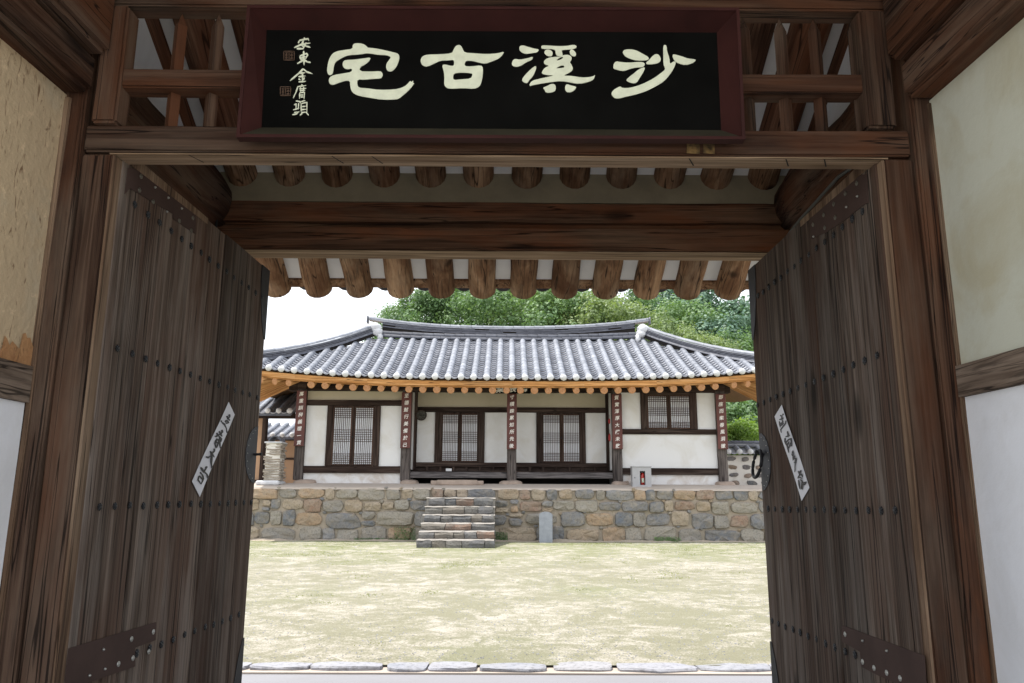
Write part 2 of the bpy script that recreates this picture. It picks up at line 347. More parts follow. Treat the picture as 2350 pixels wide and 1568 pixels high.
def stroke(m, pts, w, to3, depth, k=[0]):
    """one brush stroke: a ribbon that swells and tapers"""
    k[0] += 1; depth = depth + (k[0] % 17)*.00008
    P = [Vector((p[0], p[1])) for p in pts]; Q = []
    for i in range(len(P)-1):
        for j in range(4): Q.append(P[i].lerp(P[i+1], j/4))
    Q.append(P[-1]); n = len(Q); L = []; Rr = []
    for i, q in enumerate(Q):
        d = (Q[min(n-1, i+1)]-Q[max(0, i-1)]); d = d.normalized() if d.length > 1e-6 else Vector((1, 0)); nn = Vector((-d.y, d.x))
        f = i/(n-1); ww = w*.5*(1.12-.45*f+.18*math.sin(f*9+k[0])); 
        if i == 0 or i == n-1: ww *= .45
        L.append(q+nn*ww); Rr.append(q-nn*ww)
    poly_prism(m, [(a.x, a.y) for a in L+Rr[::-1]], [], to3, depth)

# ================================================================== SETTING: ground
def grid(x0, x1, y0, y1, nx, ny, zf):
    m = MB(); 
    for j in range(ny+1):
        for i in range(nx+1):
            x = x0+(x1-x0)*i/nx; y = y0+(y1-y0)*j/ny; m.v.append(Vector((x, y, zf(x, y))))
    for j in range(ny):
        for i in range(nx): a = j*(nx+1)+i; m.f.append((a, a+1, a+nx+2, a+nx+1))
    return m
YW, YH, YR = 16.8, 17.84, 18.45           # terrace wall, column line, recessed wall of the hall
def court_z(x, y): return -.008+.198*max(0, min(1, (y-5)/11.8)) + .012*noise.noise(Vector((x*.5, y*.5, 0)))
def hill(x, y):
    s = max(0, (y-26)/42); s = min(1, s)**1.1; e = max(0, min(1, (x+10)/16)); return .15 + 11*s*(.25+.75*e*e*(3-2*e)) - (1-e)*1.2*s + .5*noise.noise(Vector((x*.1, y*.1, 3)))
tag(grid(-400, 400, -400, 400, 2, 2, lambda x, y: -.06).build('ground', 'pale bounce sand'), kind='structure')
tag(grid(-40, 40, -40, 2.0, 2, 2, lambda x, y: -.05).build('forecourt', 'pale bounce sand'), kind='structure')
tag(grid(-24, 24, 5.04, 17.4, 96, 52, court_z).build('courtyard', 'courtyard earth', smooth=True), kind='structure')
pave = tag(grid(-4, 4, -2.0, 4.93, 2, 2, lambda x, y: -.03).build('pavement', 'pavement concrete'), kind='structure')
tag(grid(-70, 95, 24, 130, 60, 50, hill).build('hillside', 'forest floor', smooth=True), kind='structure')
tag(grid(-24, 30, 17.4, 24.2, 20, 8, lambda x, y: .16+.8*max(0, min(1, (y-17.4)/3))).build('back_yard', 'terrace earth'), kind='structure')

def blob_stone(x0, x1, z0, z1, y, depth, mat, parent, name='stone', jit=.12, pil=.45, to=None, n=14, sq=4.2):
    """one fitted stone in an upright face (facing -Y): rounded irregular outline, pillowed face"""
    cx, cz = (x0+x1)/2, (z0+z1)/2; w, h = (x1-x0)/2, (z1-z0)/2; out = []; sd = random.random()*99
    for i in range(n):
        a = 2*math.pi*(i+.5*random.random())/n; c, s_ = math.cos(a), math.sin(a)
        r = (abs(c)**sq+abs(s_)**sq)**(-1/sq); r *= 1-jit*random.random()
        out.append((c*r*w, s_*r*h))
    qj = [(random.uniform(-1, 1)*jit*1.6, random.uniform(-1, 1)*jit*1.6) for _ in range(4)]
    def warp(a, b):
        u, v = (a/w+1)/2, (b/h+1)/2; du = sum(q[0]*k for q, k in zip(qj, ((1-u)*(1-v), u*(1-v), u*v, (1-u)*v))); dv = sum(q[1]*k for q, k in zip(qj, ((1-u)*(1-v), u*(1-v), u*v, (1-u)*v))); return a+du*w, b+dv*h
    out = [warp(a, b) for a, b in out]
    m = MB(); dp = depth*(.75+.5*random.random()); tx, tz = random.uniform(-.09, .09), random.uniform(-.10, .10)
    rings = [(1.0, .06), (.985, -dp*.55), (.91, -dp*.88), (.55, -dp*1.0)]
    for q, d in rings:
        for (a, b) in out:
            e = noise.noise(Vector((a*6+sd, b*6, sd)))*.034*(q < .95)
            m.v.append(Vector((cx+a*q, y+d+e+tx*a+tz*b, cz+b*q)))
    m.v.append(Vector((cx, y-dp*1.03, cz)))
    for r in range(3):
        for i in range(n): a = r*n+i; b = r*n+(i+1) % n; m.f.append((a, b, b+n, a+n))
    for i in range(n): m.f.append((3*n+i, 3*n+(i+1) % n, 4*n))
    if to: m.v = [to(v) for v in m.v]; cc = to(Vector((cx, y, cz)))
    else: cc = Vector((cx, y, cz))
    o = m.build(name, mat, parent, org=cc); return o

# loose grit and short grass of the yard
gr_ = MB(); rg0 = random.Random(4)
for i in range(7000):
    y = 5.2+11.4*rg0.random()**1.5; x = rg0.uniform(-.52, .52)*(y+1.5)*1.35*.62; r_ = rg0.uniform(.003, .009)*(.7+y*.05); z = court_z(x, y); a = rg0.random()*6
    p = [Vector((x+math.cos(a+k*2.1)*r_, y+math.sin(a+k*2.1)*r_, z)) for k in range(3)]; gr_.add(p+[Vector((x, y, z+r_*.8))], [(0, 1, 3), (1, 2, 3), (2, 0, 3)])
tag(gr_.build('grit', 'curb stone'), 'pale grit scattered over the earth of the courtyard', 'gravel', None, 'stuff')
gs = MB()
for i in range(110000):
    y = rg0.uniform(5.6, 16.7); x = rg0.uniform(-.36, .36)*(y+1)*1.05
    q = noise.noise(Vector((x*.8, y*.8, 2)))*.6+noise.noise(Vector((x*3.1, y*3.1, 5)))*.5+(y-13)*.04
    if q < .10+.25*rg0.random(): continue
    z = court_z(x, y)-.002; h = rg0.uniform(.005, .015); a = rg0.random()*6; w = .006; gs.add([(x-math.cos(a)*w, y-math.sin(a)*w, z), (x+math.cos(a)*w, y+math.sin(a)*w, z), (x+rg0.uniform(-.01, .01), y+rg0.uniform(-.01, .01), z+h)], [(0, 1, 2)])
tag(gs.build('short_grass', 'yard grass'), 'very short sparse grass growing in the earth courtyard', 'grass', None, 'stuff')
# curb of rough slabs between pavement and courtyard
cs = [(25, 300), (305, 612), (634, 812), (820, 1034), (1048, 1347), (1378, 1628), (1648, 1992), (2000, 2330)]
cs = [(545+.5311*a, 545+.5311*b) for a, b in cs]; wd = [(b-a) for a, b in cs]
ext = [(430, 553)] + cs + [(1785, 1930)]
for a, b in ext:
    xa = PZ(a, 1535, .0).x; xb = PZ(b, 1535, .0).x; yf = 4.925+random.uniform(-.025, .025); yb = 5.10+random.uniform(-.02, .03)
    bm = bmesh.new(); bmesh.ops.create_cube(bm, size=1); bmesh.ops.subdivide_edges(bm, edges=bm.edges[:], cuts=3, use_grid_fill=True)
    for v in bm.verts:
        q = v.co.copy(); v.co = Vector(((xa+xb)/2+q.x*(xb-xa), (yf+yb)/2+q.y*(yb-yf), -.019+q.z*.036))
        rr = max(0, abs(q.x)*2-.8)*max(0, abs(q.y)*2-.6); v.co.y -= q.y*rr*.5; v.co.x -= q.x*rr*.25; v.co.y += .022*noise.noise(Vector((v.co.x*4, q.y*2, 7)))
        v.co += noise.noise_vector(v.co*5)*Vector((.03, .02, .012))
        if q.z > .4: v.co.z += .006*noise.noise(v.co*9)
        if q.z > .4 and q.y < -.3: v.co.y += .035*abs(noise.noise(v.co*4)); 
    m = MB(); m.bm(bm); m.build('curb_stone', 'curb stone', pave, smooth=False, org=((xa+xb)/2, 4.78, 0))
m = MB()   # mortar fillet the curb slabs sit in
m.box(-2.4, 2.4, 4.88, 5.10, -.06, -.020); m.build('mortar_bed', 'terrace earth', pave)

# ================================================================== GATEHOUSE
gate = thing('gatehouse', (-.03, 2.3, -.03), 'dark timber gatehouse framing the courtyard, with plastered side walls and round log rafters', 'gatehouse')
GF, GB = 2.27, 2.35                       # front and back face of the door frame
timber('lintel', -1.322, 1.258, GF, GB, 2.018, 2.105, 'gate timber X', gate)
m = MB(); m.box(-1.24, 1.185, GF+.003, GB-.001, 2.0085, 2.013); m.build('lintel_underside', 'beam underside X', gate)
for px in (432, 760, 852, 1580, 1802, 1890):
    m = MB(); a_ = PY(px, 353, GF+.004); x_ = a_.x; m.add([(x_, GF+.006, 2.0078), (x_+.004, GF+.006, 2.0078), (x_+.030, GF+.058, 2.0078), (x_+.026, GF+.060, 2.0078)], [(0, 1, 2, 3)]); m.build('drying_crack', 'dark gap', gate)
for x0, x1, s in ((-1.323, -1.228, 1), (1.170, 1.262, -1)):
    timber('door_post', x0, x1, GF, GB, -.03, 2.008, 'gate timber Z', gate, jit=.003)
    xi = x1 if s > 0 else x0
    m = MB(); m.box(min(xi-.002*s, xi+.006*s), max(xi-.002*s, xi+.006*s), GF+.004, GB-.003, -.03, 2.005); m.build('post_edge', 'jamb timber Z', gate)
for x0, x1 in ((-1.52, -1.325), (1.264, 1.50)):
    timber('column', x0, x1, GF-.012, GB+.16, -.03, 2.62, 'gate timber Z', gate, jit=.004)
# strip of paler worn wood on the outer columns is built as a narrow fillet next to the plaster
for x0, x1 in ((-1.392, -1.372), (1.316, 1.334)):
    timber('column_fillet', x0, x1, GF-.022, GF-.010, -.03, 2.19, 'jamb timber Z', gate, c=.003)
# transom with turned square spindles
timber('transom_rail', -1.262, -.60, GF-.005, GB-.015, 2.232, 2.296, 'gate timber X', gate, c=.004, jit=.002)
timber('transom_rail', .60, 1.16, GF-.005, GB-.015, 2.230, 2.294, 'gate timber X', gate, c=.004, jit=.002)
for x0, x1 in ((-1.302, -1.222), (1.122, 1.215)):
    timber('transom_post', x0, x1, GF-.02, GB-.02, 2.106, 2.515, 'gate timber Z', gate, c=.008, jit=.003)
spm = MB(); r = .021
for (z0, z1) in ((0, .37),):
    spm.hexa([(0, -r, z0), (r, 0, z0), (0, r, z0), (-r, 0, z0), (0, -r, z1), (r, 0, z1), (0, r, z1), (-r, 0, z1)])
    spm.add([(0, -r, z1), (r, 0, z1), (0, r, z1), (-r, 0, z1), (0, 0, z1+.05)], [(0, 1, 4), (1, 2, 4), (2, 3, 4), (3, 0, 4)])
spme = spm.mesh('spindle', 'gate timber Z')
for px in (400, 487, 570): link('spindle', spme, gate, (PY(px, 200, 2.31).x, 2.315, 2.106))
for px in (1716, 1801, 1880, 1972): link('spindle', spme, gate, (PY(px, 200, 2.31).x, 2.315, 2.106))
timber('head_beam', -1.32, 1.26, GF+.0, GB, 2.528, 2.585, 'gate timber X', gate)
timber('head_purlin', -1.6, 1.55, GF-.10, GB+.05, 2.59, 2.80, 'gate timber X', gate, c=.03, jit=.006)
# side walls of the recess, running towards the viewer (slightly splayed), rails and heavy beams over them
def splay(x0, s, y): return x0 + s*(y-GF)
for sgn, xw, sp, mats in ((-1, -1.386, .052, ('mud plaster', 'white lower plaster')), (1, 1.325, -.046, ('greenish plaster', 'white lower plaster'))):
    Y0, Y1 = 1.25, GF-.012  # walls stop short of the viewer to let more light in
    ztop, zr1, zr0 = 2.20, (1.335 if sgn < 0 else 1.352), (1.228 if sgn < 0 else 1.258)
    def slab(za, zb, off, th, nm, mt, ch=0):
        m = MB(); a0, a1 = splay(xw, sp, Y0)+sgn*off, splay(xw, sp, Y1)+sgn*off
        o_ = sgn*th
        p = [(a0, Y0, za), (a0+o_, Y0, za), (a1+o_, Y1, za), (a1, Y1, za), (a0, Y0, zb), (a0+o_, Y0, zb), (a1+o_, Y1, zb), (a1, Y1, zb)]
        m.hexa(p); return m.build(nm, mt, gate)
    slab(zr1, ztop, 0, .10, 'plaster_panel', mats[0]); slab(-.03, zr0, 0, .10, 'plaster_panel', mats[1])
    slab(zr0+.001, zr1-.001, -.012, .12, 'wall_rail', 'rail timber Y')
    # heavy beam above: lower plate and upper tie
    def beam(za, zb, off0, th, nm):
        bm_ = bmesh.new(); bmesh.ops.create_cube(bm_, size=1)
        for v in bm_.verts:
            y = Y0 if v.co.y < 0 else Y1; xx = splay(xw, sp, y)+sgn*(off0+(v.co.x*sgn+.5)*th)
            v.co = Vector((xx, y, za if v.co.z < 0 else zb))
        bmesh.ops.bevel(bm_, geom=bm_.edges[:], offset=.018, segments=2, affect='EDGES'); m = MB(); m.bm(bm_); return m.build(nm, 'gate timber Y', gate)
    beam(2.200, 2.33, -.085, .3, 'wall_plate'); beam(2.331, 2.60, -.125, .34, 'tie_beam')
    slab(2.60, 3.1, 0, .10, 'plaster_panel', mats[1])
# patch where the mud plaster has flaked to rust-brown earth, low on the left wall
m = MB(); 
pt = [(0, 806), (6, 792), (11, 770), (17, 778), (22, 792), (29, 783), (37, 792), (44, 801), (48, 786), (53, 766), (59, 764), (63, 776), (70, 775), (76, 797), (77, 846), (0, 838)]
q = [PP(x, y, Vector((splay(-1.386, .052, GF)+.004, GF, 0)), Vector((1, -.052, 0)).normalized()) for x, y in pt]
m.add(q, [tuple(range(len(q)))[::-1]]); m.build('flaked_plaster', 'rust mud plaster', gate)

# roof: one family of round rafters falling away from the ridge, plaster between them, tiles above
MS, A0 = .55, 3.70                         # slope, and rafter underside: z = .95 + A0 - MS*Y
TH = math.atan(MS); RR = .081
def zr(Y, off=0): return EYE.z + A0 - MS*Y + off
raf = []
for i in range(-2, 14): raf.append(-.03 + (i-5.5)*.248)
off_ax = RR/math.cos(TH)
for v in range(4):
    m = MB(); L = 2.86; n = 20; P_ = []; R_ = []
    for i in range(n+1):
        z = L*i/n; P_.append((.006*noise.noise(Vector((z*2, v*9, 0))), .006*noise.noise(Vector((z*2, v*9, 5))), z)); R_.append(RR*(1+.04*noise.noise(Vector((z*1.5, v*3, 9)))))
    m.tube(P_, R_, 16); raf.append(None); MATS['raf%d' % v] = m.mesh('rafter', 'round rafter', False)
    for p in MATS['raf%d' % v].polygons: p.use_smooth = len(p.vertices) == 4
rafm = [MATS.pop('raf%d' % v) for v in range(4)]; raf = [x for x in raf if x is not None]
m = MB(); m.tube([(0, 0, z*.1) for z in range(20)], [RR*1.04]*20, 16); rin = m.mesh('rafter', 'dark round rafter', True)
for i, x in enumerate(raf):
    # local +Z of the rafter runs up the slope; foot at the eave
    ye = 4.557+.04; foot = Vector((x, ye, zr(4.557)+off_ax-.012))
    d = Vector((random.uniform(-.006, .006), -math.cos(TH), math.sin(TH))); rot = d.to_track_quat('Z', 'Y').to_matrix() @ Matrix.Rotation(random.uniform(-.5, .5)+1.57, 3, 'Z')
    short = rafm[i % 4]
    # outer part (paler wood) and inner part (darker wood) are one log: outer log stops inside the wall plaster
    k = Matrix.Translation(foot) @ rot.to_4x4() @ Matrix.Diagonal((1, 1, .345, 1))
    link('rafter', short, gate, mat4=k)
    top = foot + d.normalized()*.98
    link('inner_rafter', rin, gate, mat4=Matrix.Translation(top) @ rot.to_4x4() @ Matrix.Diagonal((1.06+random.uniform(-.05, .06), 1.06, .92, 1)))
def slopebox(m, xa, xb, ya, yb, o0, o1):
    m.hexa([(xa, ya, zr(ya, o0)), (xb, ya, zr(ya, o0)), (xb, yb, zr(yb, o0)), (xa, yb, zr(yb, o0)), (xa, ya, zr(ya, o1)), (xb, ya, zr(ya, o1)), (xb, yb, zr(yb, o1)), (xa, yb, zr(yb, o1))])
m = MB(); slopebox(m, -2.1, 2.05, 2.3, 4.53, .112, .20); m.build('soffit', 'soffit plaster', gate)
m = MB(); slopebox(m, -2.1, 2.05, 4.531, 4.585, .100, .26); m.build('eave_board', 'round rafter', gate)
# tiles over the eave edge: hanging drip tiles seen from below
m = MB(); n = 10
for k in range(-3, 14):
    cx = -.03+(k-5)*.248; 
    for y0, y1, ex in ((4.50, 4.78, 0), ):
        ring = []
        for j in range(n+1):
            a = (j/n-.5)*2; dz = .075*(1-a*a); ring.append((cx+a*.124, dz))
        b = len(m.v)
        for (xx, dz) in ring: m.v += [Vector((xx, y0, zr(y0, .355)-dz)), Vector((xx, y1, zr(y1, .355)-dz)), Vector((xx, y1, zr(y1, .38)-dz)), Vector((xx, y0, zr(y0, .38)-dz)), Vector((xx, y1+.012, zr(y1, .355)-dz*1.75+.02))]
        for j in range(n):
            a = b+j*5; c = a+5; m.f += [(a, a+1, c+1, c), (a+3, c+3, c+2, a+2), (a+1, a+4, c+4, c+1), (a+2, c+2, c+4, a+4)]
m.build('drip_tile', 'gate tile', gate, kind='stuff')
m = MB(); slopebox(m, -2.4, 2.35, 2.3, 4.72, .345, .46)
m.hexa([(-2.4, 1.05, zr(3.55, .30)), (2.35, 1.05, zr(3.55, .30)), (2.35, 2.3, zr(2.3, .30)), (-2.4, 2.3, zr(2.3, .30)), (-2.4, 1.05, zr(3.55, .42)), (2.35, 1.05, zr(3.55, .42)), (2.35, 2.3, zr(2.3, .42)), (-2.4, 2.3, zr(2.3, .42))])
m.build('roof_covering', 'gate tile', gate)
m = MB(); m.hexa([(-2.1, 1.1, zr(3.5, .20)), (2.05, 1.1, zr(3.5, .20)), (2.05, 2.3, zr(2.3, .20)), (-2.1, 2.3, zr(2.3, .20)), (-2.1, 1.1, zr(3.5, .28)), (2.05, 1.1, zr(3.5, .28)), (2.05, 2.3, zr(2.3, .28)), (-2.1, 2.3, zr(2.3, .28))])
m.build('front_ceiling', 'gate timber Y', gate)  # unseen front slope, built for shade and cut short to admit light
# inner purlin, its bearer, and the plaster that closes the gaps between the rafters over it
YB = 3.80
timber('purlin', -1.62, 1.55, YB, YB+.17, 2.325, 2.50, 'purlin timber X', gate, c=.035, jit=.008)
timber('purlin_bearer', -1.62, 1.55, YB-.018, YB+.125, 2.205, 2.323, 'purlin timber X', gate, c=.006, jit=.004)
m = MB(); m.box(-1.6, 1.53, YB-.012, YB+.12, 2.199, 2.202); m.build('bearer_underside', 'beam underside X', gate)
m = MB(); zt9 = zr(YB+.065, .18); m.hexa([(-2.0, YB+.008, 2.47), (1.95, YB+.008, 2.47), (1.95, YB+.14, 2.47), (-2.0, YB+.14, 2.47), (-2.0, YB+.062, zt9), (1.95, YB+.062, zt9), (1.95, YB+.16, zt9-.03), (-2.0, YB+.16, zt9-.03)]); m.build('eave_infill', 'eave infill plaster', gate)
# side walls of the passage behind the doors with a heavy log over each
for s, x in ((-1, -1.60), (1, 1.53)):
    m = MB(); P_ = [(x+.01*math.sin(i*.9), 2.32+i*.095, 2.47+.012*math.sin(i*.7+s)) for i in range(18)]; m.tube(P_, [.17+.01*math.sin(i*.6) for i in range(18)], 18)
    m.build('side_log', 'dark gate log', gate, smooth=True) if 'dark gate log' in MATS else m.build('side_log', 'gate timber Y', gate, smooth=True)
    m = MB(); a = x+s*.0; m.box(min(a-.02*s, a+.12*s), max(a-.02*s, a+.12*s), GB+.02, YB+.2, -.03, 2.33); m.build('passage_wall', 'white lower plaster', gate)
    m = MB(); m.box(min(a-.02*s, a+.12*s), max(a-.02*s, a+.12*s), GB+.02, YB+.2, 2.60, 3.3); m.build('passage_gable', 'white lower plaster', gate)
timber('rear_column', -1.70, -1.50, YB-.02, YB+.18, -.03, 2.32, 'gate timber Z', gate); timber('rear_column', 1.44, 1.64, YB-.02, YB+.18, -.03, 2.32, 'gate timber Z', gate)
# yellowed paper scraps left on the lintel under the signboard
for xa, xb in ((1576, 1606), (1614, 1640)):
    m = MB(); q = [PY(xa, 352, GF-.004), PY(xb, 354, GF-.004), PY(xb, 326, GF-.004), PY(xa, 324, GF-.004)]; m.add(q, [(0, 1, 2, 3)]); 
    m.build('paper_scrap', 'ochre scrap', gate) if 'ochre scrap' in MATS else None
# front wing gables (close the recess off from the sky at the sides)
for s, x in ((-1, -1.62), (1, 1.56)):
    m = MB(); m.box(min(x, x+s*1.4), max(x, x+s*1.4), GF+.02, GF+.14, -.03, 3.3); m.build('wing_wall', 'white lower plaster', gate)

# ---------------------------------------------------------------- signboard
sign = thing('signboard', (-.05, 2.22, 2.05), 'black signboard with four big cream brush characters in a dark red frame', 'signboard')
def sp(x, y, Y): return PY(x, y, Y)
o_ = [sp(575, 20, 2.165), sp(1689, 26, 2.165), sp(1702, 314, 2.19), sp(551, 309, 2.19)]        # outer rim TL TR BR BL
i_ = [PY(612, 69, 2.232), PY(1645, 75, 2.232), PY(1655, 299, 2.247), PY(600, 293, 2.247)]      # panel
names = ('frame_board',)*4
for k in range(4):
    a, b = o_[k], o_[(k+1) % 4]; c, d = i_[(k+1) % 4], i_[k]; back = Vector((0, .018, 0))
    m = MB(); m.hexa([a, b, c, d, a+back, b+back, c+back, d+back])
    rim = Vector((0, -.0, -.014 if k == 2 else 0)); 
    m.build('frame_board', 'lit lower lacquer' if k == 2 else 'oxblood lacquer', sign)  # lower board coloured olive grey to paint in the light it catches
for k in range(4):
    a, b = o_[k], o_[(k+1) % 4]; cc = (o_[0]+o_[1]+o_[2]+o_[3])/4
    def outw(p): v = (p-cc); v.y = 0; return p + Vector((math.copysign(.010, v.x), 0, math.copysign(.010, v.z)))
    m = MB(); back = Vector((0, .028, 0)); f = Vector((0, -.004, 0)); m.hexa([a+f, b+f, outw(b)+f, outw(a)+f, a+back, b+back, outw(b)+back, outw(a)+back]); m.build('rim', 'oxblood lacquer', sign)
pn = (i_[1]-i_[0]).cross(i_[3]-i_[0]).normalized(); pn = pn if pn.y < 0 else -pn
m = MB(); bk = -pn*.012; m.hexa([i_[3], i_[2], i_[2]+bk, i_[3]+bk, i_[0], i_[1], i_[1]+bk, i_[0]+bk]); m.build('panel', 'black lacquer', sign)
P0 = i_[0]
def mk(ox, oy, sc):
    def to3(x, y, h): return PP((ox+x/sc)*.71734, (oy+y/sc)*.71734, P0, pn) + pn*(h+.0012)
    return to3
T2, T3, T4 = mk(1000, 80, 3.672), mk(1600, 80, 3.357), mk(860, 80, 4.9)
A = [(470,290),(475,240),(500,222),(560,222),(610,235),(645,265),(650,275),(730,280),(830,300),(960,330),(1010,345),(1022,380),(1015,430),(985,500),(945,545),(910,555),(875,540),(863,500),(870,460),(900,420),(925,382),(870,360),(780,358),(700,345),(640,337),(570,352),(430,360),(370,380),(310,415),(270,440),(252,490),(245,550),(235,585),(200,598),(178,575),(172,530),(185,450),(205,390),(240,340),(290,315),(380,300)]
Bp = [(690,387),(660,440),(610,475),(560,500),(552,550),(700,555),(800,548),(825,575),(825,605),(805,635),(700,640),(610,650),(530,645),(525,700),(545,745),(640,750),(780,770),(960,765),(1050,745),(1110,710),(1150,660),(1160,680),(1185,655),(1180,685),(1197,690),(1150,755),(1090,810),(1020,870),(980,882),(820,885),(700,865),(560,843),(490,815),(458,780),(445,730),(440,660),(380,662),(310,685),(240,713),(205,700),(190,660),(205,620),(250,595),(370,575),(460,560),(470,518),(400,528),(365,505),(353,470),(365,430),(400,418),(480,415),(600,400)]
G = [(1300,370),(1350,355),(1500,352),(1640,340),(1655,300),(1680,255),(1715,240),(1745,250),(1765,290),(1785,332),(1900,340),(2050,350),(2180,340),(2252,318),(2230,360),(2190,400),(2120,430),(2030,462),(1960,450),(1880,428),(1810,425),(1790,445),(1785,490),(1860,495),(1980,480),(2003,510),(2000,590),(1985,680),(1960,730),(1900,757),(1770,748),(1640,755),(1580,750),(1545,710),(1550,640),(1545,560),(1520,478),(1560,470),(1620,487),(1660,487),(1665,445),(1655,415),(1600,422),(1500,425),(1440,455),(1350,498),(1295,485),(1268,440),(1275,400)]
GH = [(1660,575),(1740,565),(1870,572),(1880,590),(1860,638),(1740,645),(1660,655),(1650,620)]
XI = [([(205,250),(215,230),(250,225),(300,242),(370,262),(420,268),(400,300),(340,308),(275,318),(230,300),(207,275)], []),
 ([(125,415),(140,380),(165,370),(210,380),(290,365),(355,345),(345,380),(280,405),(230,440),(180,457),(130,445)], []),
 ([(385,440),(388,480),(350,560),(310,600),(290,635),(250,620),(230,595),(270,540),(330,480)], []),
 ([(437,240),(455,225),(520,228),(620,235),(720,232),(790,218),(822,232),(815,258),(740,270),(660,275),(665,300),(672,330),(650,345),(610,340),(595,310),(592,275),(550,262),(450,265)], []),
 ([(472,300),(490,272),(525,270),(560,290),(565,320),(548,347),(510,340),(482,322)], []), ([(745,285),(765,265),(790,280),(815,310),(812,340),(785,345),(752,325)], []),
 ([(510,360),(600,348),(640,349),(680,329),(740,328),(768,350),(765,385),(745,405),(770,440),(783,480),(760,510),(690,545),(690,552),(780,555),(870,572),(960,568),(1005,555),(1020,542),(1005,590),(960,615),(850,640),(760,625),(660,607),(560,617),(440,635),(340,655),(318,663),(315,640),(345,605),(420,585),(500,568),(585,548),(500,545),(450,530),(447,510),(480,465),(530,445),(475,430),(467,395)],
  [[(605,383),(640,357),(670,346),(677,362),(640,383),(612,390)], [(592,475),(650,442),(685,440),(690,465),(650,470)]]),
 ([(458,680),(500,665),(545,640),(585,642),(600,675),(592,715),(550,733),(490,733),(478,705)], []), ([(700,655),(720,642),(760,658),(820,670),(800,705),(760,730),(715,728),(695,700)], [])]
SA = [[(1315,290),(1340,270),(1400,267),(1460,278),(1520,310),(1590,350),(1597,375),(1560,388),(1470,388),(1400,372),(1345,345),(1320,315)],
 [(1213,455),(1220,420),(1245,395),(1290,405),(1380,412),(1500,402),(1545,410),(1555,435),(1530,460),(1460,462),(1400,475),(1330,502),(1270,492),(1220,478)],
 [(1555,455),(1545,500),(1500,570),(1465,628),(1420,633),(1370,615),(1350,597),(1390,560),(1430,530),(1490,480)], [(1560,415),(1600,380),(1650,325),(1690,317),(1715,345),(1727,385),(1700,415),(1640,427),(1580,430)],
 [(1750,228),(1768,220),(1785,230),(1790,290),(1815,360),(1822,430),(1860,395),(1888,405),(1870,460),(1820,540),(1760,610),(1680,660),(1560,720),(1450,755),(1350,775),(1280,795),(1235,795),(1205,770),(1192,740),(1215,705),(1260,678),(1290,665),(1310,685),(1400,682),(1520,645),(1640,585),(1730,520),(1775,482),(1752,430),(1750,330)],
 [(1850,345),(1853,322),(1880,325),(1950,345),(2020,370),(2095,375),(2098,390),(2060,420),(1990,438),(1920,422),(1880,400),(1862,375)]]
def glyph(polys, T, nm='character'):
    m = MB()
    for i, (p, h) in enumerate(polys): poly_prism(m, smooth_poly(p), [smooth_poly(q) for q in h], T, .0022+i*.0001)
    return m.build(nm, 'cream paint', sign)
glyph([(A, []), (Bp, [])], T2); glyph([(G, [GH])], T2); glyph(XI, T3); glyph([(p, []) for p in SA], T3)
SIG = [[[(560,205),(565,240)], [(480,255),(465,295)], [(480,250),(550,235),(620,225),(630,255)], [(400,365),(520,310),(655,290)], [(545,250),(520,330),(560,360)], [(440,380),(540,380),(590,280)], [(520,300),(590,340),(655,360)]],
 [[(550,415),(555,540),(555,640)], [(490,495),(600,455),(610,480),(580,540)], [(490,500),(505,545),(580,540)], [(510,520),(590,505)], [(545,560),(450,615)], [(565,560),(610,590),(660,595)]],
 [[(545,695),(460,780),(335,885)], [(545,700),(600,745),(690,775)], [(480,770),(575,755)], [(465,820),(575,805)], [(530,760),(530,900)], [(470,850),(500,870)], [(560,830),(545,870)], [(470,900),(585,890)]],
 [[(520,935),(525,955)], [(450,975),(590,955)], [(460,975),(430,1060),(385,1155)], [(480,1010),(590,1000)], [(500,980),(500,1060)], [(550,975),(550,1060)], [(490,1040),(575,1030)], [(490,1070),(485,1165)], [(490,1070),(565,1065),(555,1170)], [(500,1110),(550,1105)], [(500,1140),(550,1135)]],
 [[(430,1200),(500,1210),(490,1240)], [(400,1260),(430,1240),(430,1340)], [(385,1340),(480,1310)], [(370,1415),(440,1400),(480,1360)], [(400,1380),(460,1370)], [(470,1230),(465,1330)], [(510,1210),(575,1190)], [(510,1240),(510,1380)], [(510,1240),(600,1220),(600,1380)], [(515,1290),(590,1280)], [(515,1335),(590,1330)], [(515,1380),(595,1375)], [(530,1390),(490,1425)], [(590,1380),(630,1425)]]]
for gl in SIG:
    m = MB()
    for s_ in gl: stroke(m, s_, 25 if len(gl) < 9 else 19, T4, .0015)
    m.build('signature_character', 'cream paint', sign)
for (x0, y0, x1, y1) in ((238, 420, 402, 558), (184, 978, 346, 1114)):
    m = MB(); w = 9
    for s_ in ([(x0, y0), (x1, y0)], [(x0, y1), (x1, y1)], [(x0, y0), (x0, y1)], [(x1, y0), (x1, y1)], [((x0+x1)/2, y0), ((x0+x1)/2, y1)]): stroke(m, s_, w*1.3, T4, .0008)
    for k in range(5):
        yy = y0+22+k*24; stroke(m, [(x0+18, yy), ((x0+x1)/2-14, yy)], w, T4, .0008); stroke(m, [((x0+x1)/2+14, yy+(k % 2)*8), (x1-16, yy+(k % 2)*8)], w, T4, .0008)
    stroke(m, [(x0+42, y0+15), (x0+42, y1-18)], w, T4, .0008); stroke(m, [(x1-38, y0+30), (x1-38, y1-20)], w, T4, .0008)
    m.build('seal', 'seal paint', sign)

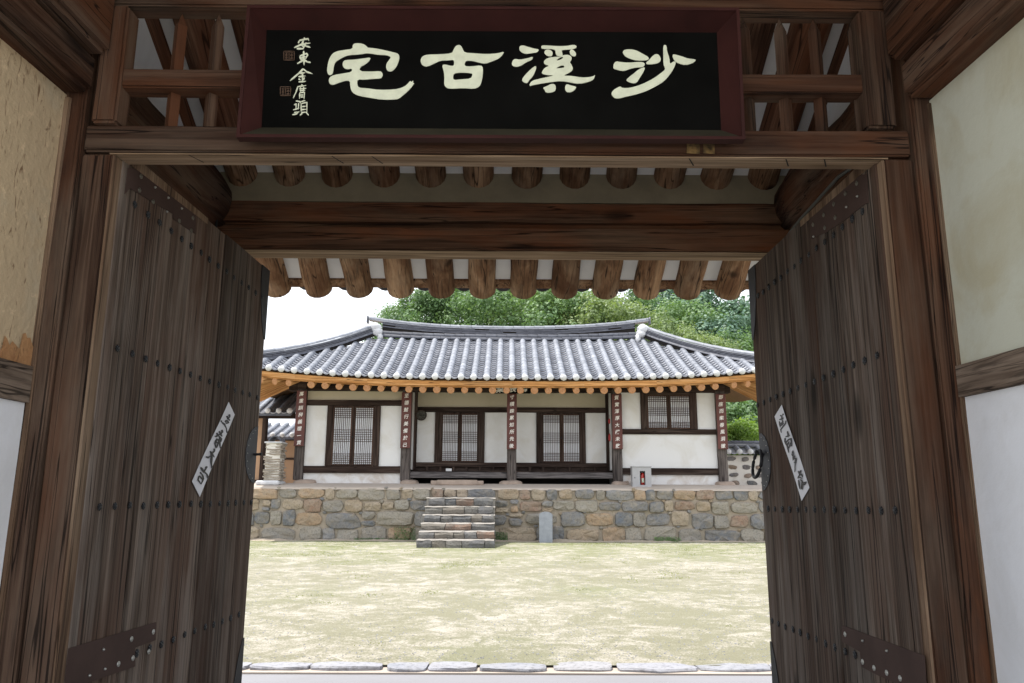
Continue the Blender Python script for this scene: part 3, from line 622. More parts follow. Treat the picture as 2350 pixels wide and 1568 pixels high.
# ---------------------------------------------------------------- door leaves
class Door:
    def __init__(s, hx, hy, vx, label):
        d = ray(vx, 1156); s.dir = Vector((d.x, d.y, 0)).normalized(); s.o = Vector((hx, hy, 0)); s.n = Vector((-s.dir.y, s.dir.x, 0))
        s.n = s.n if (EYE-s.o).dot(s.n) > 0 else -s.n       # towards the viewer's side
        s.T = bpy.data.objects.new('door', None); COL.objects.link(s.T); s.T.location = s.o - worg(gate); s.T.parent = gate; s.T['label'] = label
    def P(s, x, y, off=0): p = PP(x, y, s.o+s.n*off, s.n); return p
    def t(s, x, y): p = s.P(x, y); return (p-s.o).dot(s.dir)
    def at(s, t, z, off=0): return s.o + s.dir*t + Vector((0, 0, z)) + s.n*off
    def frame(s): return Matrix((s.dir, Vector((0, 0, 1)), s.n)).transposed()      # local x along, y up, z towards viewer
def flower():
    m = MB(); n = 32
    def rr(k): return .0112*(1+.16*math.cos(8*2*math.pi*k/n))
    for h, q in ((0, 1), (.003, 1), (.0045, .72), (.003, .52), (.0065, .34)):
        for k in range(n): a = 2*math.pi*k/n; m.v.append(Vector((math.cos(a)*rr(k)*q, math.sin(a)*rr(k)*q, h)))
    for r_ in range(4):
        for k in range(n): a = r_*n+k; b = r_*n+(k+1) % n; m.f.append((a, b, b+n, a+n))
    m.f.append(tuple(4*n+k for k in range(n))); return m.mesh('stud', 'stud iron')
flow = flower()
def washer(mt):
    m = MB(); n = 14; prof = [(.0085, 0), (.0085, .002), (.0058, .0028), (.0050, .0015), (.0042, .0035), (.002, .0055), (.0003, .006)]
    for r_, h in prof:
        for k in range(n): a = 2*math.pi*k/n; m.v.append(Vector((math.cos(a)*r_, math.sin(a)*r_, h)))
    for i in range(len(prof)-1):
        for k in range(n): a = i*n+k; b = i*n+(k+1) % n; m.f.append((a, b, b+n, a+n))
    return m.mesh('rivet', mt, True)
wsh, wshb = washer('steel washer'), washer('old brass washer')
m = MB(); m.tube([(0, 0, 0), (0, 0, .003), (0, 0, .006)], [.0045, .004, .002], 8); nail = m.mesh('rivet', 'steel washer', True)

def build_door(D, seams, rows, sidez, wdt, ztop):
    zb = .03; ts = seams
    for i in range(len(ts)-1):
        a, b = ts[i]+.0026, ts[i+1]-.0026; off = random.uniform(-.002, .002)
        bm = bmesh.new(); bmesh.ops.create_cube(bm, size=1)
        for v in bm.verts: v.co = Vector((a+(v.co.x+.5)*(b-a), zb+(v.co.y+.5)*(ztop+random.uniform(0, .003)-zb), off-.02+v.co.z*.04))
        bmesh.ops.bevel(bm, geom=bm.edges[:], offset=.0025, segments=1, affect='EDGES')
        me = bpy.data.meshes.new('plank'); 
        for v in bm.verts: q = v.co; v.co = D.dir*q.x + Vector((0, 0, q.y)) + D.n*q.z
        bm.to_mesh(me); bm.free(); me.materials.append(M('door plank Z')); link('plank', me, D.T, D.o)
    fr = D.frame()
    for row in rows:
        for (t, z) in row:
            if t > seams[-1]-.014: continue
            link('stud', flow, D.T, mat4=Matrix.Translation(D.at(t, z, .0008)) @ (fr @ Matrix.Rotation(random.random()*3, 3, 'Z')).to_4x4() @ Matrix.Scale(random.uniform(.9, 1.1), 4))
def interp_row(D, pa, pb, n, gaps=None):
    A_, B_ = D.P(*pa), D.P(*pb); za, zb = A_.z, B_.z; ta, tb = (A_-D.o).dot(D.dir), (B_-D.o).dot(D.dir)
    return [(ta+(tb-ta)*i/(n-1)+random.uniform(-.004, .004), za+(zb-za)*i/(n-1)+random.uniform(-.002, .002)) for i in range(n)]
def plate(D, pts, mt, th, nm, off=.001):
    m = MB(); Q = [D.P(*p) for p in pts]; poly = [((q-D.o).dot(D.dir), q.z) for q in Q]
    poly_prism(m, poly, [], lambda x, y, h: D.at(x, y, off+h), th); return m.build(nm, mt, D.T)
zL = lambda x, y: (x*.5425, 717.3+y*.5425)          # zoomed readings
DL = Door(-1.215, 2.40, 1258, 'left leaf of the open plank door, with a scalloped iron lock plate')
DRr = Door(1.158, 2.40, 1149, 'right leaf of the open plank door, with an iron ring handle')
sL = [DL.t(x, 1155) for x in (214, 309, 393, 468, 529, 581)]; sL = [sL[0]-.045] + sL
sR = [DRr.t(x, 1155) for x in (2066, 2013, 1967, 1905, 1842, 1749.5)]; sR = [sR[0]-.045] + sR
ZT = 2.045
rl = [interp_row(DL, (309, 470), (600, 683), 15), interp_row(DL, (269.6, 801.4), (588.6, 912.6), 15), interp_row(DL, (227.8, 1162.2), (575, 1154), 15), interp_row(DL, (312, 1499), (564, 1405), 12)]
rr_ = [interp_row(DRr, (1981, 484), (1740, 680), 15), interp_row(DRr, (2014.6, 816), (1739.6, 928.9), 15), interp_row(DRr, (2055.9, 1172), (1749.4, 1168.7), 15), interp_row(DRr, (1964.7, 1504), (1758.6, 1419.9), 12)]
rl.append([(a, b-.36) for a, b in rl[3]]); rr_.append([(a, b-.36) for a, b in rr_[3]])
build_door(DL, sL, rl, 0, 0, ZT); build_door(DRr, sR, rr_, 0, 0, ZT)
k1 = lambda x, y: ((380+x/3.267)*.71734, (520+y/3.267)*.71734); k2 = lambda x, y: ((2380+x/3.267)*.71734, (520+y/3.267)*.71734)
k3 = lambda x, y: ((200+x/6.528)*.71734, (1950+y/6.528)*.71734); k4 = lambda x, y: ((2640+x/6.528)*.71734, (1960+y/6.528)*.71734)
# top hinge plates (brown iron) and their rivets
for D_, s9 in ((DL, sL), (DRr, sR)):
    m = MB(); o9 = [D_.at(s9[0]+.05, ZT-.034, .001), D_.at(s9[0]+.62, ZT-.022, .001), D_.at(s9[0]+.62, ZT-.022, .004), D_.at(s9[0]+.05, ZT-.034, .004), D_.at(s9[0]+.05, ZT+.002, .001), D_.at(s9[0]+.62, ZT+.002, .001), D_.at(s9[0]+.62, ZT+.002, .004), D_.at(s9[0]+.05, ZT+.002, .004)]
    m.hexa(o9); m.build('top_strip', 'jamb timber Z', D_.T)
plate(DL, [k1(90, 60), k1(240, 70), k1(800, 545), k1(795, 750), k1(560, 590), k1(560, 540), k1(110, 270), k1(55, 330)], 'brown iron strap', .002, 'hinge_plate')
plate(DRr, [k2(1290, 120), k2(1150, 150), k2(690, 560), k2(710, 800), k2(870, 730), k2(1080, 590), k2(1250, 450), k2(1310, 420)], 'brown iron strap', .002, 'hinge_plate')
plate(DL, [k3(120, 810), k3(1940, 265), k3(1930, 640), k3(1500, 800), k3(1500, 1190), k3(700, 1470), k3(20, 1700), k3(40, 1300), k3(1500, 810), k3(260, 1235), k3(90, 1260)][:7]+[k3(60, 1250)], 'brown iron strap', .002, 'hinge_plate')
plate(DRr, [k4(365, 262), k4(2090, 900), k4(2140, 1700), k4(1500, 1480), k4(1150, 1330), k4(770, 1130), k4(740, 820), k4(360, 600)], 'brown iron strap', .002, 'hinge_plate')
m_ = [(DL, k1, [(222, 145), (205, 290), (348, 410), (765, 580), (748, 712), (623, 612)], wshb), (DL, k1, [(366, 260), (505, 370), (645, 482), (490, 515)], nail),
      (DRr, k2, [(1190, 218), (1070, 325), (948, 435), (843, 548), (965, 575), (855, 682), (732, 650)], wshb), (DRr, k2, [(1200, 355), (1085, 465), (740, 775)], nail),
      (DL, k3, [(1875, 470), (1418, 620), (1145, 1140), (1447, 1020), (1780, 880)], wsh), (DL, k3, [(822, 838), (855, 1245), (530, 1380)], nail),
      (DRr, k4, [(437, 455), (805, 1030), (1045, 1160), (1310, 1260), (1590, 1375)], wsh), (DRr, k4, [(815, 590), (1320, 800)], nail)]
for D, kk, pts, me in m_:
    for p in pts:
        q = D.P(*kk(*p)); link('rivet', me, D.T, mat4=Matrix.Translation(q+D.n*.003) @ D.frame().to_4x4())
# scalloped lock plates on the free edges, pin on the left, ring on the right
def lock(D, cx, cy, ey, tipx, side):
    c = D.P(cx, cy); tc = (c-D.o).dot(D.dir); R_ = .131; te = tc; pts = []
    for k in range(49):
        a = math.pi*(k/48-.5); rr2 = R_*(1-.03*abs(math.sin(k/48*math.pi*11)))
        pts.append((te-math.cos(a)*rr2, c.z+math.sin(a)*rr2))
    m = MB(); poly_prism(m, pts, [], lambda x, y, h: D.at(x, y, .0012+h), .002); pl = m.build('lock_plate', 'lock plate iron', D.T)
    for k in range(1, 10):
        a = math.pi*(k/10-.5); link('rivet', nail, D.T, mat4=Matrix.Translation(D.at(te-math.cos(a)*R_*.86, c.z+math.sin(a)*R_*.86, .003)) @ D.frame().to_4x4() @ Matrix.Scale(.6, 4))
    return tc, c.z
tL, zLk = lock(DL, 587, 1044, 0, 0, 1); tR, zRk = lock(DRr, 1747, 1060, 0, 0, 1)
# dark iron corner plates at top and bottom of the free edges
for D, kk, tt in ((DL, k1, None), (DRr, k2, None)):
    te = (sL if D is DL else sR)[-1]
    for z0, up in ((ZT, -1), (.03, 1)):
        pts = [(te+.001, z0), (te+.001, z0+up*.40)]
        for k in range(9): f = k/8; pts.append((te-.03-.14*math.sin(f*1.57)*1.0, z0+up*(.33*(1-f)**1.0)) if k else (te-.02, z0+up*.40))
        if up > 0: pts = pts
        m = MB(); pts2 = [(te+.001, z0), (te+.001, z0+up*.34), (te-.02, z0+up*.34), (te-.055, z0+up*.27), (te-.085, z0+up*.17), (te-.10, z0+up*.07), (te-.10, z0)]
        poly_prism(m, pts2, [], lambda x, y, h: D.at(x, y, .0012+h), .002); m.build('corner_plate', 'black iron', D.T)
m = MB(); a = DL.at(tL-.035, zLk, .002); m.tube([a, DL.at(tL-.035, zLk, .025), DL.at(tL-.037, zLk+.001, .042)], [.006, .0055, .008], 8); m.build('latch_pin', 'black iron', DL.T)
m = MB(); m.tube([DRr.at(tR-.045, zRk+.025, 0), DRr.at(tR-.045, zRk+.045, .04)], [.008, .008], 8); m.build('ring_staple', 'black iron', DRr.T)
m = MB(); rc = DRr.at(tR-.045, zRk-.012, .022); tilt = .16
ring = [rc + DRr.dir*(.056*math.cos(2*math.pi*k/28)) + Vector((0, 0, .060*math.sin(2*math.pi*k/28))) - DRr.n*(.22*.056*math.sin(2*math.pi*k/28)-.012) for k in range(29)]
m.tube(ring, [.0072]*29, 8, False); m.build('ring_handle', 'black iron', DRr.T, smooth=True)

# paper couplets pasted across the planks
def poster(D, corners, sx, kk, strokes, label, w):
    T = thing('paper_strip', D.P(*corners[0], .004), label, 'poster', 'spring couplet papers on the doors')
    m = MB(); q = [D.P(*c, .0045) for c in corners]; n = 10; 
    for i in range(n+1):
        f = i/n; a = q[0].lerp(q[3], f); b = q[1].lerp(q[2], f); e = D.n*(.0012*math.sin(f*7)); m.v += [a+e, b+e, a+e-D.n*.0008, b+e-D.n*.0008]
    for i in range(n): a = i*4; m.f += [(a, a+1, a+5, a+4), (a+2, a+6, a+7, a+3), (a, a+4, a+6, a+2), (a+1, a+3, a+7, a+5)]
    m.build('paper', 'poster paper', T)
    T3_ = lambda x, y, h: D.P(*kk(x, y), .0065) + D.n*h
    for g in strokes:
        m = MB(); 
        for s_ in g: stroke(m, s_, w, T3_, .0005)
        m.build('brush_character', 'ink', T)
kp1 = lambda x, y: ((600+x/4.753)*.71734, (1270+y/4.753)*.71734); kp2 = lambda x, y: ((2460+x/4.481)*.71734, (1270+y/4.481)*.71734)
PLs = [[[(592,290),(612,320),(640,362)], [(632,265),(640,300),(600,342)], [(567,378),(592,352)], [(575,385),(590,380)], [(600,355),(622,392),(575,412)], [(510,358),(520,388)], [(520,385),(560,420),(590,480),(600,550)]],
 [[(520,500),(530,535),(495,560),(440,605),(412,597)], [(480,522),(500,560),(525,605)], [(440,548),(470,590),(515,640),(505,690)], [(487,600),(488,700),(498,785)], [(448,630),(418,715),(435,780)], [(450,640),(478,668),(440,778)], [(432,690),(458,700)], [(440,590),(520,560)]],
 [[(405,785),(408,820),(350,885)], [(280,908),(310,925),(350,895)], [(342,825),(375,870),(405,918)], [(368,880),(360,1000),(370,1092)]],
 [[(200,1070),(235,1125),(295,1180),(308,1245)], [(290,1055),(275,1095),(235,1150)], [(190,1145),(225,1185),(250,1255)], [(175,1200),(160,1262),(205,1330)], [(178,1198),(235,1262),(205,1330)]]]
PRs = [[[(208,240),(195,268)], [(160,265),(185,275),(192,310)], [(150,330),(215,300)], [(182,290),(205,400)], [(150,350),(165,440)], [(245,340),(240,380),(170,470),(178,515)], [(158,400),(210,350)], [(172,415),(215,375)]],
 [[(268,490),(276,580)], [(240,575),(302,550)], [(265,510),(290,545)], [(235,590),(230,640),(262,700),(285,800)], [(245,655),(275,620),(320,595),(325,705),(305,705)], [(265,690),(292,640)], [(280,740),(312,650)]],
 [[(345,770),(330,830),(345,850)], [(335,825),(350,800),(345,915)], [(370,840),(352,905)], [(355,885),(388,880),(375,950),(372,1080)], [(360,940),(392,940)]],
 [[(420,1060),(440,1110),(415,1170)], [(460,1050),(440,1110)], [(430,1125),(470,1105),(480,1150)], [(430,1150),(478,1170)], [(425,1190),(442,1320)], [(455,1180),(475,1215),(460,1330)], [(470,1205),(492,1240),(535,1220),(515,1260),(465,1240)], [(490,1245),(480,1330)]]]
poster(DL, [(525, 922.4), (538.7, 952), (458.4, 1140.5), (440.5, 1105)], 0, kp1, PLs, 'slanted white paper strip with four black brush characters on the left door leaf', 24)
poster(DRr, [(1777.5, 956), (1793.8, 929), (1857.8, 1119.8), (1840, 1149.7)], 0, kp2, PRs, 'slanted white paper strip with four black brush characters on the right door leaf', 19)

# cables
def cable(px, mt, label):
    m = MB(); pts = [PY(x, y, Y) for x, y, Y in px]; Q = []
    for i in range(len(pts)-1):
        for j in range(5): Q.append(pts[i].lerp(pts[i+1], j/5))
    Q.append(pts[-1]); m.tube(Q, .006, 6)
    return tag(m.build('cable', mt), label, 'cable')
cable([(484, 380, 3.72), (494, 410, 3.74), (499, 450, 3.75), (498, 500, 3.76), (494, 545, 3.77)], 'wire', 'black cable hanging down the left end of the inner beam')
cable([(1955, 385, 2.55), (1925, 405, 2.65), (1880, 455, 2.9), (1835, 505, 3.2), (1815, 530, 3.4), (1800, 552, 3.65)], 'wire', 'black cable stretched along the log over the right door leaf')

# ================================================================== THE HALL ACROSS THE COURTYARD
XC = .10
hall = thing('tiled_hall', (XC, YH, 1.41), 'white plastered timber hall with grey tiled roof and papered lattice doors', 'hall')
F1 = YH-.05
def ZZ(y, Y=F1): return PY(1175, y, Y).z
def XX(x, y, Y=F1): return PY(x, y, Y).x
FLOOR = 1.41
colX = [XX(x, 1108, YH-.1) for x in (682, 928, 1174, 1419, 1662)]
for i, cx in enumerate(colX):
    timber('column', cx-.105, cx+.105, YH-.10, YH+.11, FLOOR+.04, ZZ(897)+.05, 'weathered post Z' if True else '', hall, c=.008, jit=.006, seg=.3)
def hb(name, xa, xb, ya, yb, Y0, Y1, mt, c=0, lab=None, xr=1000):
    """box given by its picture edges, standing on the plane Y0"""
    m = MB(); m.box(XX(xa, (ya+yb)/2, Y0) if xa > 50 else xa, XX(xb, (ya+yb)/2, Y0) if xb > 50 else xb, Y0, Y1, ZZ(yb, Y0), ZZ(ya, Y0), c); return m.build(name, mt, hall, label=lab)
L1, R1 = colX[0]+.104, colX[1]-.104; L2, R2 = colX[1]+.104, colX[2]-.104; L3, R3 = colX[2]+.104, colX[3]-.104; L4, R4 = colX[3]+.104, colX[4]-.104
# long beam under the eaves
m = MB(); m.box(XX(663, 890, YH-.09), XX(1676, 890, YH-.09), YH-.09, YH+.12, ZZ(899, YH-.09), ZZ(899, YH-.09)+.32, .01); m.build('eave_beam', 'hall timber X', hall)
for cx in colX:
    m = MB(); m.box(cx-.10, cx+.10, YH-.16, YH-.092, ZZ(897), ZZ(880), .012); m.build('beam_bracket', 'hall timber X', hall)
# bay 1
W0 = YH-.015; WB = YH+.06; T0 = YH-.065
def wallp(xa, xb, ya, yb, mt, nm='plaster_panel', Y=None):
    Y = W0 if Y is None else Y; m = MB(); m.box(xa, xb, Y, Y+.08, ZZ(yb, Y), ZZ(ya, Y)); return m.build(nm, mt, hall)
def rail(xa, xb, ya, yb, Y=None, mt='hall timber X', nm='rail'):
    Y = T0 if Y is None else Y; m = MB(); m.box(xa, xb, Y, Y+.10, ZZ(yb, Y), ZZ(ya, Y), .006); return m.build(nm, mt, hall)
def post(x0, x1, ya, yb, Y=None):
    Y = T0 if Y is None else Y; m = MB(); ym = (ya+yb)/2; m.box(XX(x0, ym, Y), XX(x1, ym, Y), Y, Y+.10, ZZ(yb, Y), ZZ(ya, Y), .005); return m.build('window_post', 'hall timber Z', hall)
wallp(L1, R1, 899, 920, 'hall plaster cream'); rail(L1, R1, 920, 932.5); wallp(L1, XX(749, 1000), 932.5, 1071.4, 'hall plaster'); wallp(XX(870, 1000), R1, 932.5, 1071.4, 'hall plaster')
rail(L1, R1, 1071.4, 1087.5); wallp(L1, R1, 1087.5, 1121, 'hall plaster low'); post(748, 762, 932.8, 1071); post(857, 871, 932.8, 1071)
# bay 4
xl, xr_ = XX(1471, 950), XX(1599.5, 950)
wallp(L4, xl, 899, 983.3, 'hall plaster'); wallp(xr_, R4, 899, 983.3, 'hall plaster'); rail(L4, R4, 983.3, 995.3); wallp(L4, R4, 995.3, 1073, 'hall plaster'); rail(L4, R4, 1073, 1088.3); wallp(L4, R4, 1088.3, 1121, 'hall plaster low')
post(1470.5, 1485, 899.5, 983); post(1583.5, 1600, 899.5, 983); rail(xl+.15, xr_-.15, 899.2, 905)
# bays 2 and 3, set back behind the narrow veranda
def zr2(y): return PY(1175, y, YR).z
for (la, ra, wp) in ((L2, R2, (948, 997.5, 1014, 1096, 1112, 1162)), (L3, R3, (1186, 1231, 1246, 1330, 1344, 1396))):
    Yw, Yt = YR, YR-.05; la -= .1; ra += .1
    wallp(la, ra, 899, 935, 'hall plaster cream', Y=Yw); rail(la, ra, 935, 946.6, Yt)
    wallp(la, XX(wp[1], 1000, Yw), 946.6, 1062, 'hall plaster', Y=Yw); wallp(XX(wp[4], 1000, Yw), ra, 946.6, 1062, 'hall plaster', Y=Yw)
    post(wp[1], wp[2], 946.8, 1062, Yt); post(wp[3], wp[4], 946.8, 1062, Yt)
    rail(la, ra, 1062, 1072, Yt, nm='sill_beam'); rail(la, ra, 1081, 1087, Yt, nm='sill_beam')
    m = MB(); m.box(la, ra, YR+.0, YR+.06, ZZ(1083, Yt), ZZ(1070, Yt)); m.build('sill_backing', 'hall timber X', hall)
    n = 7
    for k in range(n+1):
        xx = la+.12+(ra-la-.24)*k/n; m = MB(); m.box(xx-.028, xx+.028, Yt+.006, Yt+.06, ZZ(1082, Yt), ZZ(1071, Yt), .003); m.build('sill_stud', 'hall timber Z', hall)
# recess flanks
for x, s in ((colX[1]+.05, 1), (colX[3]-.05, -1)):
    m = MB(); m.box(min(x, x+.05*s), max(x, x+.05*s), YH+.11, YR, FLOOR+.3, ZZ(899, YR)); m.build('flank_wall', 'hall plaster', hall)
    m = MB(); m.box(min(x+.055*s, x+.12*s), max(x+.055*s, x+.12*s), YR-.09, YR-.003, FLOOR+.3, ZZ(899, YR)+.1, .004); m.build('corner_post', 'hall timber Z', hall)
m = MB(); m.box(colX[1]+.1, colX[3]-.1, YH+.05, YR+.1, ZZ(899, YR)+.08, ZZ(899, YR)+.14); m.build('veranda_ceiling', 'hall timber X', hall)
# veranda floor edge, boards and the dark space beneath
for la, ra in ((L2-.0, R2), (L3, R3)):
    m = MB(); m.box(la, ra, YH-.04, YH+.07, ZZ(1097.8, YH-.04), ZZ(1083.7, YH-.04), .008); m.build('veranda_edge_beam', 'weathered plank X', hall)
    n = 5
    for k in range(n):
        ya = YH+.072+(YR-YH-.09)*k/n; m = MB(); m.box(la-.08, ra+.08, ya, ya+(YR-YH-.09)/n-.004, ZZ(1086, YH)-.03, ZZ(1086, YH)+.0); m.build('floor_board', 'weathered plank X', hall)
m = MB(); m.box(colX[1]+.1, colX[3]-.1, YR+.02, YR+.10, FLOOR-.1, ZZ(1086, YR)-.03); m.build('crawl_shade_back', 'dark gap', hall)  # near-black sheets paint in the deep shade under the veranda floor
m = MB(); m.box(colX[1]+.1, colX[3]-.1, YH+.02, YR+.02, FLOOR-.06, FLOOR-.012); m.build('crawl_shade_floor', 'dark gap', hall)
# inner box that closes the rooms
m = MB(); m.box(colX[0]-.08, colX[4]+.08, YR+.12, 21.8, FLOOR-.05, 4.3); m.build('rear_walls', 'hall plaster', hall)
for x in (colX[0]-.05, colX[4]-.03):
    m = MB(); m.box(x, x+.08, YH+.11, YR+.12, FLOOR-.05, 4.2); m.build('side_wall', 'hall plaster', hall)

def lattice(x0, x1, y0, y1, Y, nv, groups, name='window', fr=3.2, label=None):
    """one papered leaf: frame, paper, crossing bars (vertical all through, horizontals in bands)"""
    T = bpy.data.objects.new(name, None); COL.objects.link(T); T.parent = hall; T.location = Vector((XX((x0+x1)/2, y1, Y), Y, ZZ(y1, Y))) - worg(hall)
    if label: T['label'] = label
    ym = (y0+y1)/2; a, b = XX(x0, ym, Y), XX(x1, ym, Y); z0, z1 = ZZ(y1, Y), ZZ(y0, Y); f = fr*.0094
    for (p, q, r_, s_) in ((a-f, a, z0-f, z1+f), (b, b+f, z0-f, z1+f)):
        m = MB(); m.box(p, q, Y-.012, Y+.03, r_, s_, .003); m.build('stile', 'door lattice wood', T)
    for (p, q) in ((z0-f, z0), (z1, z1+f)):
        m = MB(); m.box(a+.001, b-.001, Y-.010, Y+.028, p, q, .002); m.build('cross_rail', 'door lattice wood', T)
    m = MB(); m.box(a, b, Y+.022, Y+.026, z0, z1); m.build('paper', 'window paper', T)
    m = MB(); w = .0048
    for k in range(1, nv): xx = a+(b-a)*k/nv; m.box(xx-w, xx+w, Y, Y+.02, z0, z1)
    for (g0, g1, n) in groups:
        for k in range(n): zz = z1+(z0-z1)*(g0+(g1-g0)*k/(n-1)); m.box(a, b, Y+.002, Y+.018, zz-w, zz+w)
    m.build('lattice', 'door lattice wood', T)
G3 = [(.03, .175, 5), (.395, .60, 6), (.82, .97, 5)]
for a, b in ((765.5, 803.6), (814.5, 854)): lattice(a, b, 938, 1067, YH-.045, 9, G3)
for a, b in ((1016, 1050), (1060, 1094.5)): lattice(a, b, 953, 1058, YR-.03, 9, [(.03, .175, 5), (.38, .60, 6), (.81, .97, 5)])
for a, b in ((1247.5, 1284), (1294, 1329)): lattice(a, b, 953, 1058, YR-.03, 9, [(.03, .155, 5), (.39, .60, 6), (.83, .97, 5)])
for a, b in ((1488, 1530), (1540, 1582)): lattice(a, b, 908.5, 980, YH-.045, 10, [(.03, .16, 3), (.37, .60, 5), (.83, .97, 4)])
for x, y, Y in ((808.5, 1003, YH-.07), (1055, 1003, YR-.05), (1288.5, 1005, YR-.05)):
    m = MB(); p = PY(x, y, Y); m.tube([p, p+Vector((0, -.02, 0)), p+Vector((0, -.03, 0))], [.02, .02, .008], 10); m.build('pull_ring', 'black iron', hall)
post(804.5, 812.5, 934, 1071, YH-.04); post(1051.5, 1058.2, 947, 1061, YR-.02); post(1286.0, 1292.5, 947, 1061, YR-.02); post(1532.3, 1538, 899.5, 983, YH-.04)
m = MB(); m.box(XX(735, 1000)*0+XX(762, 934), XX(857, 934), YH-.02, YH+.05, ZZ(1071, YH), ZZ(932, YH)); m.build('window_backing', 'hall timber Z', hall)
m = MB(); m.box(XX(1485, 934), XX(1584, 934), YH-.02, YH+.05, ZZ(984, YH), ZZ(899, YH)); m.build('window_backing', 'hall timber Z', hall)
for a, b in ((1014, 1096), (1246, 1330)):
    m = MB(); m.box(XX(a, 1000, YR), XX(b, 1000, YR), YR+.0, YR+.06, ZZ(1062, YR), ZZ(946, YR)); m.build('window_backing', 'hall timber Z', hall)
# foundation stones under the columns
for cx, w, dx in zip(colX, (.40, .33, .42, .33, .34), (.17, .1, -.02, .05, .03)):
    bm = bmesh.new(); bmesh.ops.create_icosphere(bm, subdivisions=3, radius=1)
    for v in bm.verts:
        q = v.co; q.x = math.copysign(abs(q.x)**.6, q.x); q.y = math.copysign(abs(q.y)**.6, q.y); q.z = math.copysign(abs(q.z)**.5, q.z)
        v.co = Vector((cx+dx+q.x*w*.62, YH+q.y*.3, FLOOR-.05+q.z*.10)) + noise.noise_vector(q*1.5+Vector((cx, 0, 0)))*.03
    m = MB(); m.bm(bm); m.build('foundation_stone', 'base stone', hall, smooth=True, org=(cx, YH, FLOOR))

# ------------------------------------------------------------------ roof of the hall
YF_, YRG, HE = 16.70, 19.60, 6.25
def rise(xc, Y):
    d1 = Y-YF_; d2 = HE-abs(xc)
    r = (min(1, abs(xc)/HE))**3 if d1 <= d2 else (max(0, min(1, 1-(Y-YF_)/HE)))**3
    return .31*r
def roofz(x, Y):
    xc = x-XC; Yq = Y if Y <= YRG else 2*YRG-Y
    t = max(0, min(Yq-YF_, HE-abs(xc)))/2.9
    return 3.60 + 1.50*(.86*t+.14*t*t) + rise(xc, Yq)*(1-.55*t)
def grad(x, Y, e=.05): return (roofz(x, Y+e)-roofz(x, Y-e))/(2*e)
# bedding sheet under the tiles
m = grid(XC-HE, XC+HE, YF_+.03, 2*YRG-YF_-.03, 60, 40, lambda x, y: roofz(x, y)-.055); m.build('roof_bed', 'under roof clay', hall)
m = grid(XC-HE+.06, XC+HE-.06, YF_+.10, 19.2, 60, 24, lambda x, y: roofz(x, y)-.16); m.build('eave_lining', 'fresh pine Z', hall)
SP = .2765; kmax = 21
ct = MB(); n = 8
for j, (yy, rr3) in enumerate(((0, .072), (.27, .067))):
    for k in range(n+1): a = math.pi*k/n; ct.v.append(Vector((math.cos(a)*rr3, yy, math.sin(a)*rr3*.95)))
    
for k in range(n): ct.f.append((k, k+1, n+2+k, n+1+k))
kk0 = len(ct.v); ct.v += [v.copy() for v in ct.v[:n+1]] + [Vector((0, 0, 0))]
for k in range(n): ct.f.append((kk0+k+1, kk0+k, kk0+n+1))
ctm = ct.mesh('cover_tile', 'roof tile', True)
capm = []
for v in range(3):
    bm = bmesh.new(); bmesh.ops.create_icosphere(bm, subdivisions=2, radius=1)
    for q in bm.verts: q.co = Vector((q.co.x*.074, q.co.y*.055, q.co.z*.070+.018)) + noise.noise_vector(q.co*2+Vector((v*7, 0, 0)))*.014
    m = MB(); m.bm(bm); capm.append(m.mesh('tile_cap', 'tile plaster cap', True))
npart = 0; far = MB(); pan = MB()
order = sorted(range(-kmax, kmax+1), key=lambda k: abs(k))
for k in order:
    x = XC+.0+k*SP; xc = x-XC
    if abs(xc) > HE-.12: continue
    Yend = min(YRG-.16, YF_+(HE-abs(xc))-.05); Y = YF_+.015
    link('tile_cap', capm[k % 3], hall, (x, YF_-.005, roofz(x, YF_)+.0))
    while Y < Yend-.02:
        g = grad(x, Y+.1); th = math.atan(g); z = roofz(x, Y)
        mm = Matrix.Translation((x, Y, z+.008)) @ Matrix.Rotation(th+random.uniform(-.004, .004), 4, 'X') @ Matrix.Rotation(random.uniform(-.006, .006), 4, 'Z') @ Matrix.Scale(min(1, (Yend-Y+.05)/(.27*math.cos(th))) if Y+.24 > Yend else 1, 4, (0, 1, 0))
        if abs(k) <= 15 or (abs(k) <= 19 and npart < 300):
            if npart < 300: link('cover_tile', ctm, hall, mat4=mm); npart += 1
            else: far.add([mm @ v for v in ct.v], ct.f)
        else: far.add([mm @ v for v in ct.v], ct.f)
        Y += .248*math.cos(th)
far.build('cover_tiles_at_the_corners', 'roof tile', hall, smooth=True, kind='stuff')
for k in range(-kmax-1, kmax+1):
    xa = XC+k*SP+.045; xb = XC+(k+1)*SP-.045; xm = (xa+xb)/2
    if abs(xm-XC) > HE-.15: continue
    Yend = min(YRG-.14, YF_+(HE-abs(xm-XC))-.0); Y = YF_-.012; first = 0
    while Y < Yend:
        dY = .138; nn = 6; b = len(pan.v); lift = .052 + random.uniform(-.004, .004); tw = random.uniform(-.003, .003)
        for j in range(nn+1):
            f = j/nn*2-1; xx = xm+f*(xb-xa+.02)/2; sag = .062*(1-f*f)
            zf = roofz(xx, Y)-sag+lift+tw*f+.012; zb = roofz(xx, Y+dY*1.25)-sag+.004+.012
            pan.v += [Vector((xx, Y-.0, zf)), Vector((xx, Y+dY*1.25, zb)), Vector((xx, Y, zf-(.026 if first > 1 else .024)))]
        for j in range(nn): a = b+j*3; pan.f += [(a, a+3, a+4, a+1), (a, a+2, a+5, a+3)]
        Y += dY if first > 1 else .012; 
        first += 1
        if first == 1: Y += .03
pan.build('pan_tiles', 'pan tile', hall, kind='stuff')
